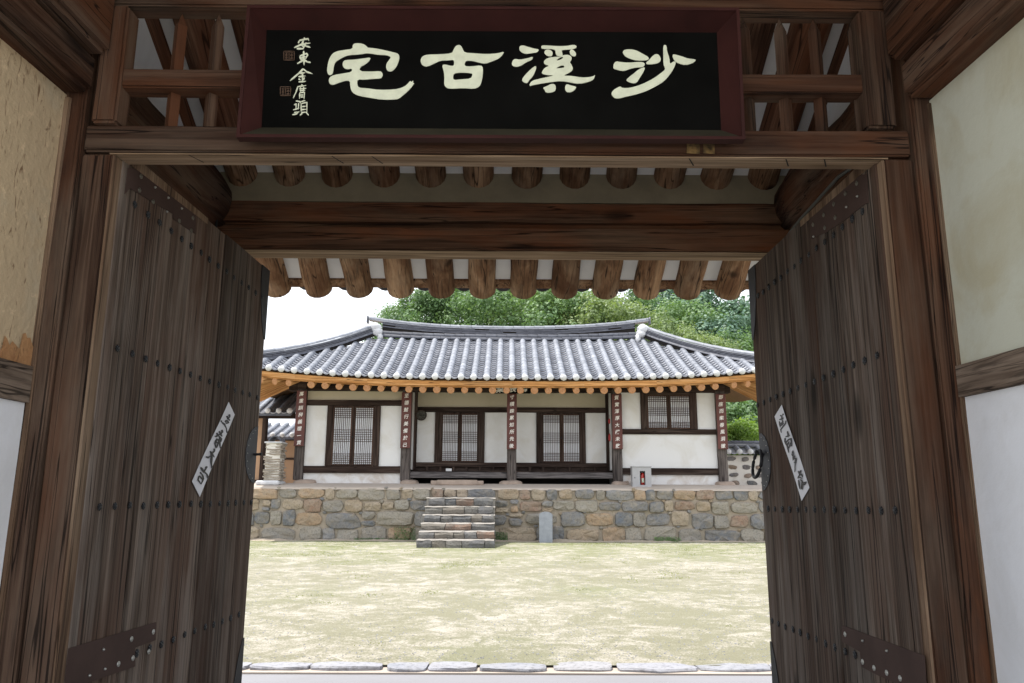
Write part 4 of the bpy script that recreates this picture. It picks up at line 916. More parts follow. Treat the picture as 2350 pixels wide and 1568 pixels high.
# eave boards (pine) following the curve of the eave
for (o0, o1, y0, y1, nm) in ((-.165, -.060, YF_+.035, YF_+.10, 'eave_board'), (-.192, -.166, YF_+.075, YF_+.13, 'eave_board')):
    for s in range(-4, 4):
        xa = XC+s*HE/4; m = MB(); n = 6
        for j in range(n+1):
            x = xa+HE/4*j/n*.999; z = roofz(x, YF_); m.v += [Vector((x, y0, z+o0)), Vector((x, y1, z+o0)), Vector((x, y1, z+o1)), Vector((x, y0, z+o1))]
        for j in range(n):
            a = j*4
            for q in range(4): m.f.append((a+q, a+4+q, a+4+(q+1) % 4, a+(q+1) % 4))
        m.f += [(0, 1, 2, 3), (n*4+3, n*4+2, n*4+1, n*4)]; m.build(nm, 'fresh pine X', hall, org=(xa, YF_, 3.5))
    for sx in (-1, 1):
        m = MB(); n = 14
        for j in range(n+1):
            Y = YF_+.12+2.7*j/n; x = XC+sx*(HE-.035); z = roofz(XC+sx*HE, Y); m.v += [Vector((x, Y, z+o0)), Vector((x-sx*.06, Y, z+o0)), Vector((x-sx*.06, Y, z+o1)), Vector((x, Y, z+o1))]
        for j in range(n):
            a = j*4
            for q in range(4): m.f.append((a+q, a+4+q, a+4+(q+1) % 4, a+(q+1) % 4))
        m.build(nm, 'fresh pine X', hall)
# rafters: round pine logs, straight over the front, fanned at the corners
m = MB(); m.tube([(0, 0, 0), (0, 0, .012), (0, 0, 1.6)], [.070, .077, .080], 14); pr = m.mesh('rafter', 'fresh pine Z'); pr.materials.append(M('sawn end')); pr.polygons[-2].material_index = 1; pr.polygons[-1].material_index = 1
for p in pr.polygons: p.use_smooth = len(p.vertices) == 4
def prafter(end, top, sc=1):
    d = (top-end); L = d.length; rot = d.to_track_quat('Z', 'Y').to_matrix() @ Matrix.Rotation(random.random()*6, 3, 'Z')
    link('rafter', pr, hall, mat4=Matrix.Translation(end) @ rot.to_4x4() @ Matrix.Diagonal((sc, sc, L/1.6, 1)))
RO = -.247
for k in range(-16, 17):
    x = XC-.12+k*.302
    if colX[0]+.12 < x < colX[4]-.08:
        prafter(Vector((x, YF_+.10, roofz(x, YF_)+RO-.01)), Vector((x, YF_+1.7, roofz(x, YF_+1.7)+RO-.03)), random.uniform(.95, 1.08))
for sx, cx in ((-1, colX[0]), (1, colX[4])):
    O = Vector((cx-sx*.55, YH+.75, 0)); O.z = roofz(XC+sx*4.3, YH+.75)+RO-.06
    ends = [(cx+sx*(.07+.30*i), YF_+.10) for i in range(0, 5)] + [(XC+sx*(HE-.12), YF_+.14+.0), (XC+sx*(HE-.10), YF_+.42)] + [(XC+sx*(HE-.10), YF_+.42+.27*i) for i in range(1, 8)]
    for (ex, ey) in ends:
        e = Vector((ex, ey, roofz(ex if ey < YF_+.2 else XC+sx*HE, YF_ if ey < YF_+.2 else ey)+RO-.01)); prafter(e, O+Vector((random.uniform(-.05, .05), random.uniform(-.05, .05), 0)), 1.0)

def course(name, path, off, w, h, mt, seg=.30, round_=False, parent=hall, join=False, gap=.006, jitter=.004):
    """a course of ridge tiles laid along a path: each tile its own short piece"""
    out = []; P_ = [Vector(p) for p in path]; Ls = [0]
    for i in range(1, len(P_)): Ls.append(Ls[-1]+(P_[i]-P_[i-1]).length)
    def at(s):
        s = max(0, min(Ls[-1], s))
        for i in range(1, len(P_)):
            if s <= Ls[i]+1e-9: f = (s-Ls[i-1])/max(1e-6, Ls[i]-Ls[i-1]); return P_[i-1].lerp(P_[i], f)
        return P_[-1]
    s = 0; J = MB()
    while s < Ls[-1]-.05:
        e = min(Ls[-1], s+seg*random.uniform(.92, 1.06)); a, b = at(s+gap), at(e-gap*.0); d = (b-a).normalized(); sd_ = Vector((-d.y, d.x, 0)).normalized(); up = Vector((0, 0, 1))
        jo = random.uniform(-jitter, jitter); jz = random.uniform(-jitter, jitter)*.6; m = MB(); n = 8 if round_ else 3; v0 = []
        for (p, q) in ((a, 1), (b, .93)):
            for k in range(n+1):
                if round_: aa = math.pi*k/n; v = sd_*(math.cos(aa)*w*q) + up*(math.sin(aa)*h*q)
                else: v = (sd_*(-w)+up*h, sd_*w+up*h, sd_*w, -sd_*w)[k] if True else None
                m.v.append(p+up*(off+jz)+sd_*jo+v)
        for k in range(n+1): k2 = (k+1) % (n+1); m.f.append((k, k2, n+1+k2, n+1+k))
        m.f += [tuple(range(n+1))[::-1], tuple(n+1+k for k in range(n+1))]
        if join: J.add(m.v, m.f)
        else: m.build(name, mt, parent, smooth=False, org=a)
        s = e
    if join: J.build(name, mt, parent, kind=None)
ridge = bpy.data.objects.new('main_ridge', None); COL.objects.link(ridge); ridge.parent = hall; ridge.location = Vector((XC, YRG, 5.1))-worg(hall)
hips = []
rx0, rx1 = PY(848, 722, YRG).x, PY(1487, 730, YRG).x; rc = (rx0+rx1)/2; rh = (rx1-rx0)/2
def rtop(x): q = (x-rc)/rh; return 5.075+.235*abs(q)**2.4
pth = [(rx0+(rx1-rx0)*i/40, YRG, rtop(rx0+(rx1-rx0)*i/40)) for i in range(41)]
pin = [p for p in pth if rx0+.24 < p[0] < rx1-.24]
def lowp(k): return [(p[0], YRG-.11-k, 5.075+(p[2]-5.075)*.45) for p in pin]
course('ridge_base_roll', lowp(.09), -.085, .075, .085, 'shaded roll tile', .26, True, ridge)
course('ridge_base_roll', lowp(.03), .005, .068, .085, 'shaded roll tile', .26, True, ridge)
for i in range(5): course('ridge_layer', [(a, b, c+.10+i*.033) for a, b, c in (pin if i < 4 else pth)], 0, .115-.012*(i % 2), .022, 'pan tile' if i == 4 else 'ridge tile', .34, False, ridge, join=True, gap=.004)
m = MB(); 
for i in range(len(pin)-1):
    a, b = pin[i], pin[i+1]; m.hexa([(a[0], YRG-.10, a[2]-.1), (b[0], YRG-.10, b[2]-.1), (b[0], YRG+.10, b[2]-.1), (a[0], YRG+.10, a[2]-.1), (a[0], YRG-.10, a[2]+.26), (b[0], YRG-.10, b[2]+.26), (b[0], YRG+.10, b[2]+.26), (a[0], YRG+.10, a[2]+.26)])
m.build('ridge_core', 'dark gap', ridge)
course('ridge_tile', [(a, b, c+.10+5*.033) for a, b, c in pth], 0, .085, .075, 'roof tile', .27, True, ridge)
for sx in (-1, 1):
    hip = bpy.data.objects.new('hip_ridge', None); COL.objects.link(hip); hip.parent = hall
    ex = (rx0+.18) if sx < 0 else (rx1-.18); hip.location = Vector((ex, YRG-.2, 5.0))-worg(hall)
    cxn = XC+sx*HE; N = 26; path = []
    for i in range(N+1):
        f = i/N; x = ex+(cxn-ex)*f; Y = YRG-.12+(YF_-YRG+.12)*f; z = roofz(x, Y)*.0+max(roofz(x, Y), roofz(XC+sx*min(HE, (abs(x-XC))), Y)); z = z*1.0+.05*(1-f)+.13*(1-f)**3
        path.append((x, Y, z-.02))
    for i in range(4): course('ridge_layer', [(a, b, c+.03+i*.036) for a, b, c in path], 0, .105-.012*(i % 2), .024, 'pan tile' if i == 3 else 'ridge tile', .34, False, hip, join=True, gap=.004)
    course('ridge_base_roll', [(a-sx*0, b-.10, c-.02) for a, b, c in path], -.02, .05, .06, 'ridge tile', .28, True, hip)
    course('ridge_tile', [(a, b, c+.03+4*.036) for a, b, c in path], 0, .080, .070, 'roof tile', .27, True, hip)
    m = MB()
    for i in range(N): a, b = Vector(path[i]), Vector(path[i+1]); w_ = Vector((.06, .06*sx, 0)); m.hexa([a-w_-Vector((0, 0, .1)), b-w_-Vector((0, 0, .1)), b+w_-Vector((0, 0, .1)), a+w_-Vector((0, 0, .1)), a-w_+Vector((0, 0, .16)), b-w_+Vector((0, 0, .16)), b+w_+Vector((0, 0, .16)), a+w_+Vector((0, 0, .16))])
    m.build('hip_core', 'dark gap', hip)
    # white plaster lump and upright end tile
    for (px, py, w, h) in (((861, 752, .16, .13), (866, 762, .13, .11), (873, 775, .07, .11)) if sx < 0 else ((1476, 756, .15, .13), (1472, 766, .13, .11), (1463, 778, .07, .12))):
        c = PY(px, py, YRG-.22); bm = bmesh.new(); bmesh.ops.create_icosphere(bm, subdivisions=3, radius=1)
        for q in bm.verts: q.co = c+Vector((q.co.x*w, q.co.y*.12, q.co.z*h))+noise.noise_vector(q.co*1.7+c)*.03
        m = MB(); m.bm(bm); m.build('ridge_end_plaster', 'ridge plaster', hall, smooth=True)
    e = Vector(pth[0] if sx < 0 else pth[-1]); m = MB()
    for i in range(9):
        a = math.pi*i/8; m.v += [e+Vector((sx*.02, -math.cos(a)*.09, .16+math.sin(a)*.19)), e+Vector((sx*.055, -math.cos(a)*.09, .16+math.sin(a)*.21))]
    for i in range(8): m.f.append((2*i, 2*i+1, 2*i+3, 2*i+2))
    m.f += [tuple(range(0, 18, 2)), tuple(range(1, 18, 2))[::-1], (0, 16, 17, 1)]; m.build('end_tile', 'ridge tile', hall)

# ------------------------------------------------------------------ writing on the hall
def text_mesh(s_, size, bold, vertical=False):
    cu = bpy.data.curves.new('lettering', 'FONT'); cu.body = s_; cu.size = size; cu.align_x = 'CENTER'; cu.align_y = 'CENTER'; cu.offset = bold; cu.extrude = .002; cu.resolution_u = 3
    o = bpy.data.objects.new('t', cu); COL.objects.link(o); dg = bpy.context.evaluated_depsgraph_get(); dg.update()
    me = bpy.data.meshes.new_from_object(o.evaluated_get(dg)); bpy.data.objects.remove(o); return me
def put_char(ch, p, size, parent, mt, bold=.006, sx=1, rot=0, name='character'):
    me = text_mesh(ch, size, bold); me.materials.clear(); me.materials.append(M(mt))
    if len(me.vertices):
        cx_ = sum(v.co.x for v in me.vertices)/len(me.vertices); xs = [v.co.x for v in me.vertices]; ys = [v.co.y for v in me.vertices]; cx_, cy_ = (min(xs)+max(xs))/2, (min(ys)+max(ys))/2
        for v in me.vertices: a, b = (v.co.x-cx_)*sx, v.co.y-cy_; v.co = Vector((a+b*.12, b+a*.10, v.co.z))
    return link(name, me, parent, mat4=Matrix.Translation(p) @ Matrix.Rotation(rad(90), 4, 'X') @ Matrix.Rotation(rot, 4, 'Z'))
TXT = ['萬重訓辭義理一貫', '至德懿行美備於己', '寸積銖累知所先後', '質實渾厚大樸未散', '即座而樂春風洞徹']
LB = ['dark red vertical plaque of white characters on the leftmost column of the hall', 'dark red vertical plaque of white characters on the second column from the left', 'dark red vertical plaque of white characters on the middle column of the hall',
      'dark red vertical plaque of white characters between veranda and small upper window', 'dark red vertical plaque of white characters on the rightmost column of the hall']
yt = [(899, 1026), (902, 1030), (904, 1031), (904, 1030), (902, 1029)]
for i in range(5):
    Yp = YH-.165; z1, z0 = ZZ(yt[i][0], Yp), ZZ(yt[i][1], Yp); cx = colX[i]
    T = thing('column_plaque', (cx, Yp, z0), LB[i], 'plaque', 'vertical plaques on the columns of the hall')
    m = MB(); m.box(cx-.112, cx+.112, Yp+.004, Yp+.03, z0, z1, .004); m.build('board', 'plaque board red', T)
    m = MB(); m.box(cx-.11, cx+.11, Yp-.004, Yp+.022, z0+.001, z0+.016); m.box(cx-.11, cx+.11, Yp-.004, Yp+.022, z1-.016, z1-.001); m.build('board_lip', 'plaque board red', T)
    n = 8; 
    for j, ch in enumerate(TXT[i]):
        zc_ = z1-.075-(z1-z0-.15)*j/(n-1); put_char(ch, Vector((cx+random.uniform(-.006, .006), Yp+.003, zc_)), .104 if ch not in '一' else .10, T, 'plaque lettering', .0012)
nb = thing('name_board', (PY(1175, 903, YH-.22).x, YH-.22, ZZ(903, YH-.22)), 'small black name board of white characters half hidden behind the rafter ends', 'name board')
Yn = YH-.20; m = MB(); m.box(XX(1134, 890, Yn), XX(1216.5, 890, Yn), Yn+.004, Yn+.03, ZZ(903, Yn), ZZ(872, Yn), .004); m.build('board', 'black lacquer', nb)
for ch, x in zip('葉辰景', (1148, 1176.2, 1203.1)): put_char(ch, PY(x, 893, Yn), .165, nb, 'plaque lettering', .004, 1.12)

# ------------------------------------------------------------------ small things at the hall
c = PY(966.8, 953, YR-.10); T = thing('wall_disc', c, 'dark round woven disc hanging on the plaster beside the second column', 'disc')
m = MB(); rw = 11.5*.0103
for r_ in range(7): q = rw*(r_+.5)/7; m.tube([c+Vector((math.cos(a*math.pi/12)*q, 0, math.sin(a*math.pi/12)*q)) for a in range(25)], rw/13.2, 6, False)
m.build('woven_coils', 'straw disc', T)
m = MB(); m.tube([c+Vector((math.cos(a*math.pi/12)*rw, -.004, math.sin(a*math.pi/12)*rw)) for a in range(25)], .012, 6, False); m.build('rim', 'hall timber X', T)
a, b = PY(1023, 1081.6, YR-.07), PY(1036.5, 1075.5, YR-.07); m = MB(); m.box(a.x, b.x, YR-.075, YR-.063, a.z, b.z, .002); tag(m.build('notice_card', 'white card'), 'small blank white card on the dark sill under the left veranda door', 'card')
Ye = 17.20; T = thing('extinguisher_cabinet', (XX(1473, 1120, Ye), Ye, FLOOR-.04), 'grey metal cabinet with a narrow window standing against the wall', 'cabinet')
xa, xb, z0, z1 = XX(1451.5, 1100, Ye), XX(1495, 1100, Ye), ZZ(1120, Ye), ZZ(1071, Ye); wx0, wx1, wz0, wz1 = XX(1468.7, 1095, Ye), XX(1481, 1095, Ye), ZZ(1112, Ye), ZZ(1080, Ye)
m = MB(); m.box(xa, wx0, Ye, Ye+.02, z0, z1); m.box(wx1, xb, Ye, Ye+.02, z0, z1); m.box(wx0, wx1, Ye, Ye+.02, z0, wz0); m.box(wx0, wx1, Ye, Ye+.02, wz1, z1); m.build('door', 'cabinet grey', T)
m = MB(); m.box(xa, xa+.012, Ye+.021, Ye+.22, z0, z1); m.box(xb-.012, xb, Ye+.021, Ye+.22, z0, z1); m.box(xa+.013, xb-.013, Ye+.208, Ye+.22, z0, z1); m.box(xa-.01, xb+.01, Ye-.012, Ye+.23, z1+.001, z1+.02, .004); m.box(xa+.013, xb-.013, Ye+.021, Ye+.2, z0, z0+.03); m.build('case', 'cabinet grey', T)
m = MB(); m.box(wx0-.01, wx1+.01, Ye+.021, Ye+.024, wz0-.01, wz1+.01); m.build('pane', 'glass pane', T)
m = MB(); m.tube([(xa+.05, Ye-.004, (z0+z1)/2), (xa+.05, Ye-.02, (z0+z1)/2)], .01, 8); m.build('knob', 'black iron', T)
ec = Vector(((wx0+wx1)/2+.012, Ye+.10, z0+.031)); T = thing('fire_extinguisher', ec, 'red fire extinguisher behind the window of the grey cabinet', 'extinguisher')
m = MB(); m.tube([ec, ec+Vector((0, 0, .25)), ec+Vector((0, 0, .29)), ec+Vector((0, 0, .31))], [.05, .05, .035, .015], 16); m.build('cylinder', 'extinguisher red', T, smooth=True)
m = MB(); m.tube([ec+Vector((0, 0, .311)), ec+Vector((0, 0, .34))], .014, 8); m.box(ec.x-.03, ec.x+.02, ec.y-.01, ec.y+.01, ec.z+.341, ec.z+.352); m.build('valve_handle', 'rubber black', T)
m = MB(); m.tube([ec+Vector((-.012, 0, .33)), ec+Vector((-.05, -.03, .32)), ec+Vector((-.062, -.03, .22)), ec+Vector((-.055, -.03, .08))], .008, 8); m.build('hose', 'rubber black', T)
m = MB(); m.box(ec.x-.026, ec.x+.026, ec.y-.053, ec.y-.048, ec.z+.10, ec.z+.19); m.build('label_band', 'extinguisher label', T)
for (px, py, h, nm, lb) in ((1398.5, 966, .10, 'red_charm', 'small dark red charm hanging high in the gap right of the right veranda door'), (1399, 1003, .15, 'red_charm', 'larger red charm hanging low in the gap right of the right veranda door')):
    c = PY(px, py, YR-.30); T = thing(nm, c, lb, 'charm', 'red charms hanging beside the veranda')
    m = MB(); m.tube([c+Vector((0, 0, h*.6)), c+Vector((0, 0, h*.3)), c, c-Vector((0, 0, h*.4)), c-Vector((0, 0, h*.7))], [.004, .022, .03, .028, .01], 10); m.build('pouch', 'red tassel', T, smooth=True)
    m = MB(); m.tube([c+Vector((0, 0, h*.6)), c+Vector((0, 0, h*.6+.08))], .003, 5); m.build('cord', 'rubber black', T)
# long stone for taking shoes off
xa, xb = XX(988.6, 1115, 17.35), XX(1109, 1115, 17.35); bm = bmesh.new(); bmesh.ops.create_cube(bm, size=1); bmesh.ops.bevel(bm, geom=bm.edges[:], offset=.12, segments=2, affect='EDGES'); bmesh.ops.subdivide_edges(bm, edges=bm.edges[:], cuts=2, use_grid_fill=True)
for v in bm.verts: q = v.co.copy(); v.co = Vector(((xa+xb)/2+q.x*(xb-xa), 17.5+q.y*.36, FLOOR-.02+q.z*.13)) + noise.noise_vector(q*4)*.014
m = MB(); m.bm(bm); tag(m.build('stepping_stone', 'base stone', smooth=True, org=((xa+xb)/2, 17.5, 1.34)), 'long low pinkish stone block on the terrace below the left veranda door', 'stepping stone')

# ------------------------------------------------------------------ terrace, steps, marker
TZ = PY(1175, 1122, YW).z
ter = thing('stone_terrace', (XC, YW, .18), 'long rubble stone terrace of grey and tan stones carrying the hall', 'terrace')
m = MB(); m.box(-9.5, 9.5, YW+.03, YW+.9, .05, TZ-.02); m.build('mortar', 'wall mortar', ter)
m = MB(); m.add([(-9.5, YW-.02, TZ-.012), (9.5, YW-.02, TZ-.012), (9.5, YW-.02, TZ+.012), (-9.5, YW-.02, TZ+.012)], [(0, 1, 2, 3)])
gx = 60
m = MB()
for i in range(gx+1):
    x = -9.5+19*i/gx; w = .03*noise.noise(Vector((x*2.2, 0, 0)))
    m.v += [Vector((x, YW-.015+w, TZ-.03)), Vector((x, YW+.01+w, TZ+.012+.01*noise.noise(Vector((x*3, 1, 0))))), Vector((x, YH-.2, FLOOR-.03)), Vector((x, 21.9, FLOOR-.02))]
for i in range(gx):
    a = i*4
    for q in range(3): m.f.append((a+q, a+4+q, a+5+q, a+1+q))
m.build('terrace_top', 'terrace earth', ter)
rows = 4; hz = TZ-.16; base = [0, .285, .56, .79, 1.0]
def rowz(r_, x): return .16+hz*(base[r_]+(.075*noise.noise(Vector((x*1.3, r_*7.3, 0))) if 0 < r_ < 4 else 0))
for r_ in range(4):
    x = -7.6+random.random()*.3
    while x < 7.6:
        w = random.choice((.24, .30, .38, .46, .55, .70))*(1.1 if r_ < 2 else .85)
        x2 = x+w; za, zb = rowz(r_, x+w/2)+.006, rowz(r_+1, x+w/2)-.006; xm = x+w/2
        stx = XX(962, 1190, YW) < x and x2 < XX(1133, 1190, YW) and r_ < 3
        if not stx:
            if r_ in (1, 2) and w < .34 and random.random() < .4:
                zm = (za+zb)/2+random.uniform(-.03, .03); blob_stone(x+.01, x2-.01, za, zm-.008, YW+.04, .075, 'wall stone', ter); blob_stone(x+.01, x2-.01, zm+.008, zb, YW+.04, .075, 'wall stone', ter)
            else: blob_stone(x+.003, x2-.003, za, zb, YW+.04, .07, 'wall stone', ter, jit=.09, n=16, sq=random.choice((4, 6, 9)))
        if random.random() < .35: blob_stone(x2-.045, x2+.045, zb-.035, zb+.035, YW+.035, .05, 'wall stone', ter, n=8, jit=.2, sq=2.5)
        x = x2
# soil washed up against the foot of the wall
m = MB(); nx_ = 200
for i in range(nx_+1):
    x = -8+16*i/nx_; q = .045+.03*noise.noise(Vector((x*1.3, 0, 9)))+.02*noise.noise(Vector((x*5, 0, 3))); m.v += [Vector((x, YW-.05, .17+q)), Vector((x, YW-.13-q*.8, .17+q*.45)), Vector((x, YW-.30-q*2.2, .165))]
for i in range(nx_):
    for q in range(2): a = i*3+q; m.f.append((a, a+1, a+4, a+3))
m.build('soil_bank', 'wall mortar', ter)
# a little moss where the wall meets the yard
for (x0, x1, hh) in ((XX(905, 1230, YW), XX(955, 1230, YW), .30), (XX(880, 1240, YW)-.6, XX(905, 1240, YW), .07), (XX(1137, 1230, YW), XX(1165, 1230, YW), .2), (XX(1500, 1240, YW), XX(1560, 1240, YW), .12)):
    mo = MB()
    for i in range(900):
        x = random.uniform(x0, x1); z = .17+hh*random.random()**2.2; yq = YW-.05-.03*random.random(); r_ = random.uniform(.006, .014); a = random.random()*6
        mo.add([(x+math.cos(a)*r_, yq, z+math.sin(a)*r_), (x-math.sin(a)*r_, yq-.012, z+math.cos(a)*r_), (x-math.cos(a)*r_, yq, z-math.sin(a)*r_)], [(0, 1, 2)])
    mo.build('moss_patch', 'leaf green', ter, kind='stuff')
st = thing('stone_steps', (XX(1045, 1258, 14.4), 15.4, .16), 'flight of rough grey stone steps climbing from the yard to the terrace', 'steps')
tops = [1239.2, 1219.5, 1201, 1181.6, 1162.6, 1142.6]; Yb0 = PZ(1044, 1257, .165).y; go = (16.55-Yb0)/6
sx0, sx1 = XX(953, 1250, Yb0), XX(1136, 1250, Yb0); zprev = .12
for i in range(6):
    Yi = Yb0+go*i; z1 = PY(1044, tops[i], Yi).z; x = sx0+.01*i+random.uniform(0, .02); xe = sx1-.012*i
    while x < xe-.02:
        w = random.uniform(.19, .48); 
        if x+w > xe-.16: w = xe-x
        bm = bmesh.new(); bmesh.ops.create_cube(bm, size=1); bmesh.ops.subdivide_edges(bm, edges=bm.edges[:], cuts=2, use_grid_fill=True)
        zz0, zz1 = zprev-.03, z1+random.uniform(-.012, .006); fw = random.uniform(-.03, .02)
        for v in bm.verts:
            q = v.co.copy(); v.co = Vector((x+w/2+q.x*(w-.014), Yi+go*.62+fw*(q.y < 0)+q.y*go*1.25, (zz0+zz1)/2+q.z*(zz1-zz0)))
            rr = (abs(q.z) > .4)*(q.y < -.4); v.co.y += .03*rr; v.co.z -= .012*(q.z > .4)*(q.y < -.4); v.co += noise.noise_vector(v.co*6)*.034
        m = MB(); m.bm(bm); m.build('step_stone', 'step stone', st, org=(x+w/2, Yi, z1)); x += w
    m = MB(); m.hexa([(sx0+.03, Yi+.05, zprev), (sx1-.03, Yi+.05, zprev), (sx1-.03, Yi+go+.1, zprev), (sx0+.03, Yi+go+.1, zprev), (sx0+.03, Yi+.05, z1-.012), (sx1-.03, Yi+.05, z1-.012), (sx1-.03, Yi+go+.1, z1-.008), (sx0+.03, Yi+go+.1, z1-.008)]); m.build('step_mortar', 'step cement', st)
    if i < 5 or True:
        # thin cement smear, paler than the stone to paint the sunlit tread edge
        m = grid(sx0+.02, sx1-.02, Yi+.03, Yi+go+.16, 30, 9, lambda x_, y_: z1+.004+.012*noise.noise(Vector((x_*7, y_*9, i)))-(.020 if y_ < Yi+.05 else 0)); m.build('tread_lit_skin', 'step cement', st)
    zprev = z1
m = MB(); m.box(sx0+.04, sx1-.04, 16.5, YW+.2, .1, zprev+.01); m.build('step_mortar', 'step cement', st)
Ym = 16.42; T = thing('marker_stone', PY(1253, 1245, Ym), 'pale blue-grey upright stone slab with a rounded top beside the steps', 'marker')
xa, xb = PY(1237.5, 1220, Ym).x, PY(1268, 1220, Ym).x; zt_ = PY(1253, 1174.5, Ym).z; zs = PY(1253, 1183, Ym).z; m = MB(); pts = [(xa, .12), (xb, .12)] + [((xa+xb)/2+math.cos(a*math.pi/12)*(xb-xa)/2, zs+math.sin(a*math.pi/12)*(zt_-zs)) for a in range(13)]
poly_prism(m, pts, [], lambda x, y, h: Vector((x, Ym+.1-h, y)), .10); 
m.f.append(tuple(range(len(m.v)-len(pts), len(m.v)))[::-1]); m.build('slab', 'marker granite', T)

# ------------------------------------------------------------------ chimney on the left end of the terrace
Yc = 17.25; cx0, cx1 = XX(604, 1070, Yc), XX(643, 1070, Yc); zb_, zt_ = FLOOR-.04, ZZ(1018, Yc); T = thing('chimney', ((cx0+cx1)/2, Yc+.2, zb_), 'low square chimney of stacked slates with a curved tile on top', 'chimney')
m = MB(); m.box(cx0+.03, cx1-.03, Yc+.03, Yc+.40, zb_, zt_-.01); m.build('mortar', 'white mortar', T)
n = 15
for i in range(n):
    z = zb_+.06+(zt_-zb_-.07)*i/n; hh = (zt_-zb_-.07)/n*.62; fl = 1.0-.006*i
    bm = bmesh.new(); bmesh.ops.create_cube(bm, size=1); bmesh.ops.subdivide_edges(bm, edges=bm.edges[:], cuts=4, use_grid_fill=True); jx, jy = random.uniform(-.015, .015), random.uniform(-.012, .012)
    for v in bm.verts:
        q = v.co.copy(); v.co = Vector(((cx0+cx1)/2+jx+q.x*(cx1-cx0)*fl, Yc+.215+jy+q.y*.43*fl, z+hh/2+q.z*hh)); v.co += noise.noise_vector(v.co*7+Vector((i*3, 0, 0)))*.045*Vector((1, 1, .5))
    m = MB(); m.bm(bm); m.build('slate_course', 'chimney slate', T, org=((cx0+cx1)/2, Yc+.2, z))
m = MB(); m.box(cx0-.01, cx1+.01, Yc-.01, Yc+.44, zt_-.015, zt_+.02, .012); m.build('top_plaster', 'ridge plaster', T)
m = MB(); 
for i in range(9):
    a = math.pi*i/8; 
    for (rr4, yy) in ((.115, Yc+.02), (.115, Yc+.40), (.14, Yc+.40), (.14, Yc+.02)): m.v.append(Vector(((cx0+cx1)/2+.02+math.cos(a)*rr4, yy, zt_+.02+math.sin(a)*rr4*.95)))
for i in range(8):
    a = i*4
    for q in range(4): m.f.append((a+q, a+4+q, a+4+(q+1) % 4, a+(q+1) % 4))
m.build('cap_tile', 'ridge tile', T)
m = MB(); m.box(cx0-.12, cx1+.02, Yc-.10, Yc+.46, zb_-.05, zb_+.05, .03); m.build('footing', 'ridge plaster', T)

# ------------------------------------------------------------------ outbuildings to the left
def tile_roof(T, x0, x1, ye, yr, ze, zr_, sp_=.27, slope_x=0):
    """a small lean roof facing the yard, columns of cover tiles over scalloped pans"""
    n = int((x1-x0)/sp_); b = MB(); b.hexa([(x0, ye, ze-.10), (x1, ye, ze-.10), (x1, yr, zr_-.10), (x0, yr, zr_-.10), (x0, ye, ze-.02), (x1, ye, ze-.02), (x1, yr, zr_-.02), (x0, yr, zr_-.02)]); b.build('roof_bed', 'ridge tile', T)
    th = math.atan2(zr_-ze, yr-ye); p = MB()
    for k in range(n+1):
        x = x0+k*sp_; link('tile_cap', capm[k % 3], T, (x, ye-.01, ze+.01)); Y = ye
        while Y < yr-.05:
            z = ze+(zr_-ze)*(Y-ye)/(yr-ye); link('cover_tile', ctm, T, mat4=Matrix.Translation((x, Y, z)) @ Matrix.Rotation(th, 4, 'X')); Y += .24*math.cos(th)
        if k < n:
            Y = ye-.01; xm = x+sp_/2
            while Y < yr:
                bb = len(p.v)
                for j in range(7):
                    f = j/3-1; zz = ze+(zr_-ze)*(Y-ye)/(yr-ye)-.05*(1-f*f); zz2 = ze+(zr_-ze)*(Y+.11-ye)/(yr-ye)-.05*(1-f*f)
                    p.v += [Vector((xm+f*.10, Y, zz+.03)), Vector((xm+f*.10, Y+.12, zz2+.005)), Vector((xm+f*.10, Y, zz+.005))]
                for j in range(6): a = bb+j*3; p.f += [(a, a+3, a+4, a+1), (a, a+2, a+5, a+3)]
                Y += .10
    p.build('pan_tiles', 'pan tile', T, kind='stuff')
YA = 20.4; T = thing('side_wing', (XX(600, 1100, YA), YA, FLOOR), 'tiled side wing with peach plaster and dark posts at the left of the hall', 'outbuilding')
tile_roof(T, XX(540, 945, YA-.9), XX(668, 945, YA-.9), YA-.9, YA+1.4, ZZ(948, YA-.9), ZZ(948, YA-.9)+1.0)
m = MB(); m.box(XX(500, 957, YA), XX(676, 957, YA), YA-.05, YA+.1, ZZ(963, YA), ZZ(950.5, YA)); m.build('beam', 'hall timber X', T)
m = MB(); m.box(XX(599.5, 1040, YA), XX(608, 1040, YA), YA-.07, YA+.12, ZZ(1114, YA), ZZ(962, YA)); m.build('post', 'hall timber Z', T)
m = MB(); m.box(XX(500, 1040, YA), XX(600, 1040, YA), YA, YA+.1, ZZ(1104, YA), ZZ(962, YA)); m.build('wall', 'peach wall', T)
m = MB(); m.box(XX(500, 1110, YA), XX(600, 1110, YA), YA-.05, YA+.1, ZZ(1116, YA), ZZ(1104, YA)); m.build('sill', 'hall timber X', T)
for k in range(5):
    x = XX(622+k*13, 972, YA+.5); m = MB(); m.tube([(x, YA+.15, ZZ(962, YA)+.10), (x, YA+1.2, ZZ(962, YA)+.5)], .05, 8); m.build('rafter', 'hall timber Y', T)
YB2 = 23.0; T = thing('rear_store', (XX(640, 1100, YB2), YB2, FLOOR), 'low tiled store with a peach wall seen behind the slate chimney', 'outbuilding')
tile_roof(T, XX(560, 1000, YB2-.7), XX(690, 1000, YB2-.7), YB2-.7, YB2+.6, ZZ(1003, YB2-.7), ZZ(978, YB2+.6))
m = MB(); m.box(XX(560, 1060, YB2), XX(700, 1060, YB2), YB2, YB2+.1, FLOOR-.4, ZZ(1004, YB2)); m.build('wall', 'peach wall', T)
m = MB(); m.box(XX(560, 1010, YB2-.1), XX(700, 1010, YB2-.1), YB2-.1, YB2-.002, ZZ(1014, YB2), ZZ(1006, YB2)); m.build('beam', 'hall timber X', T)
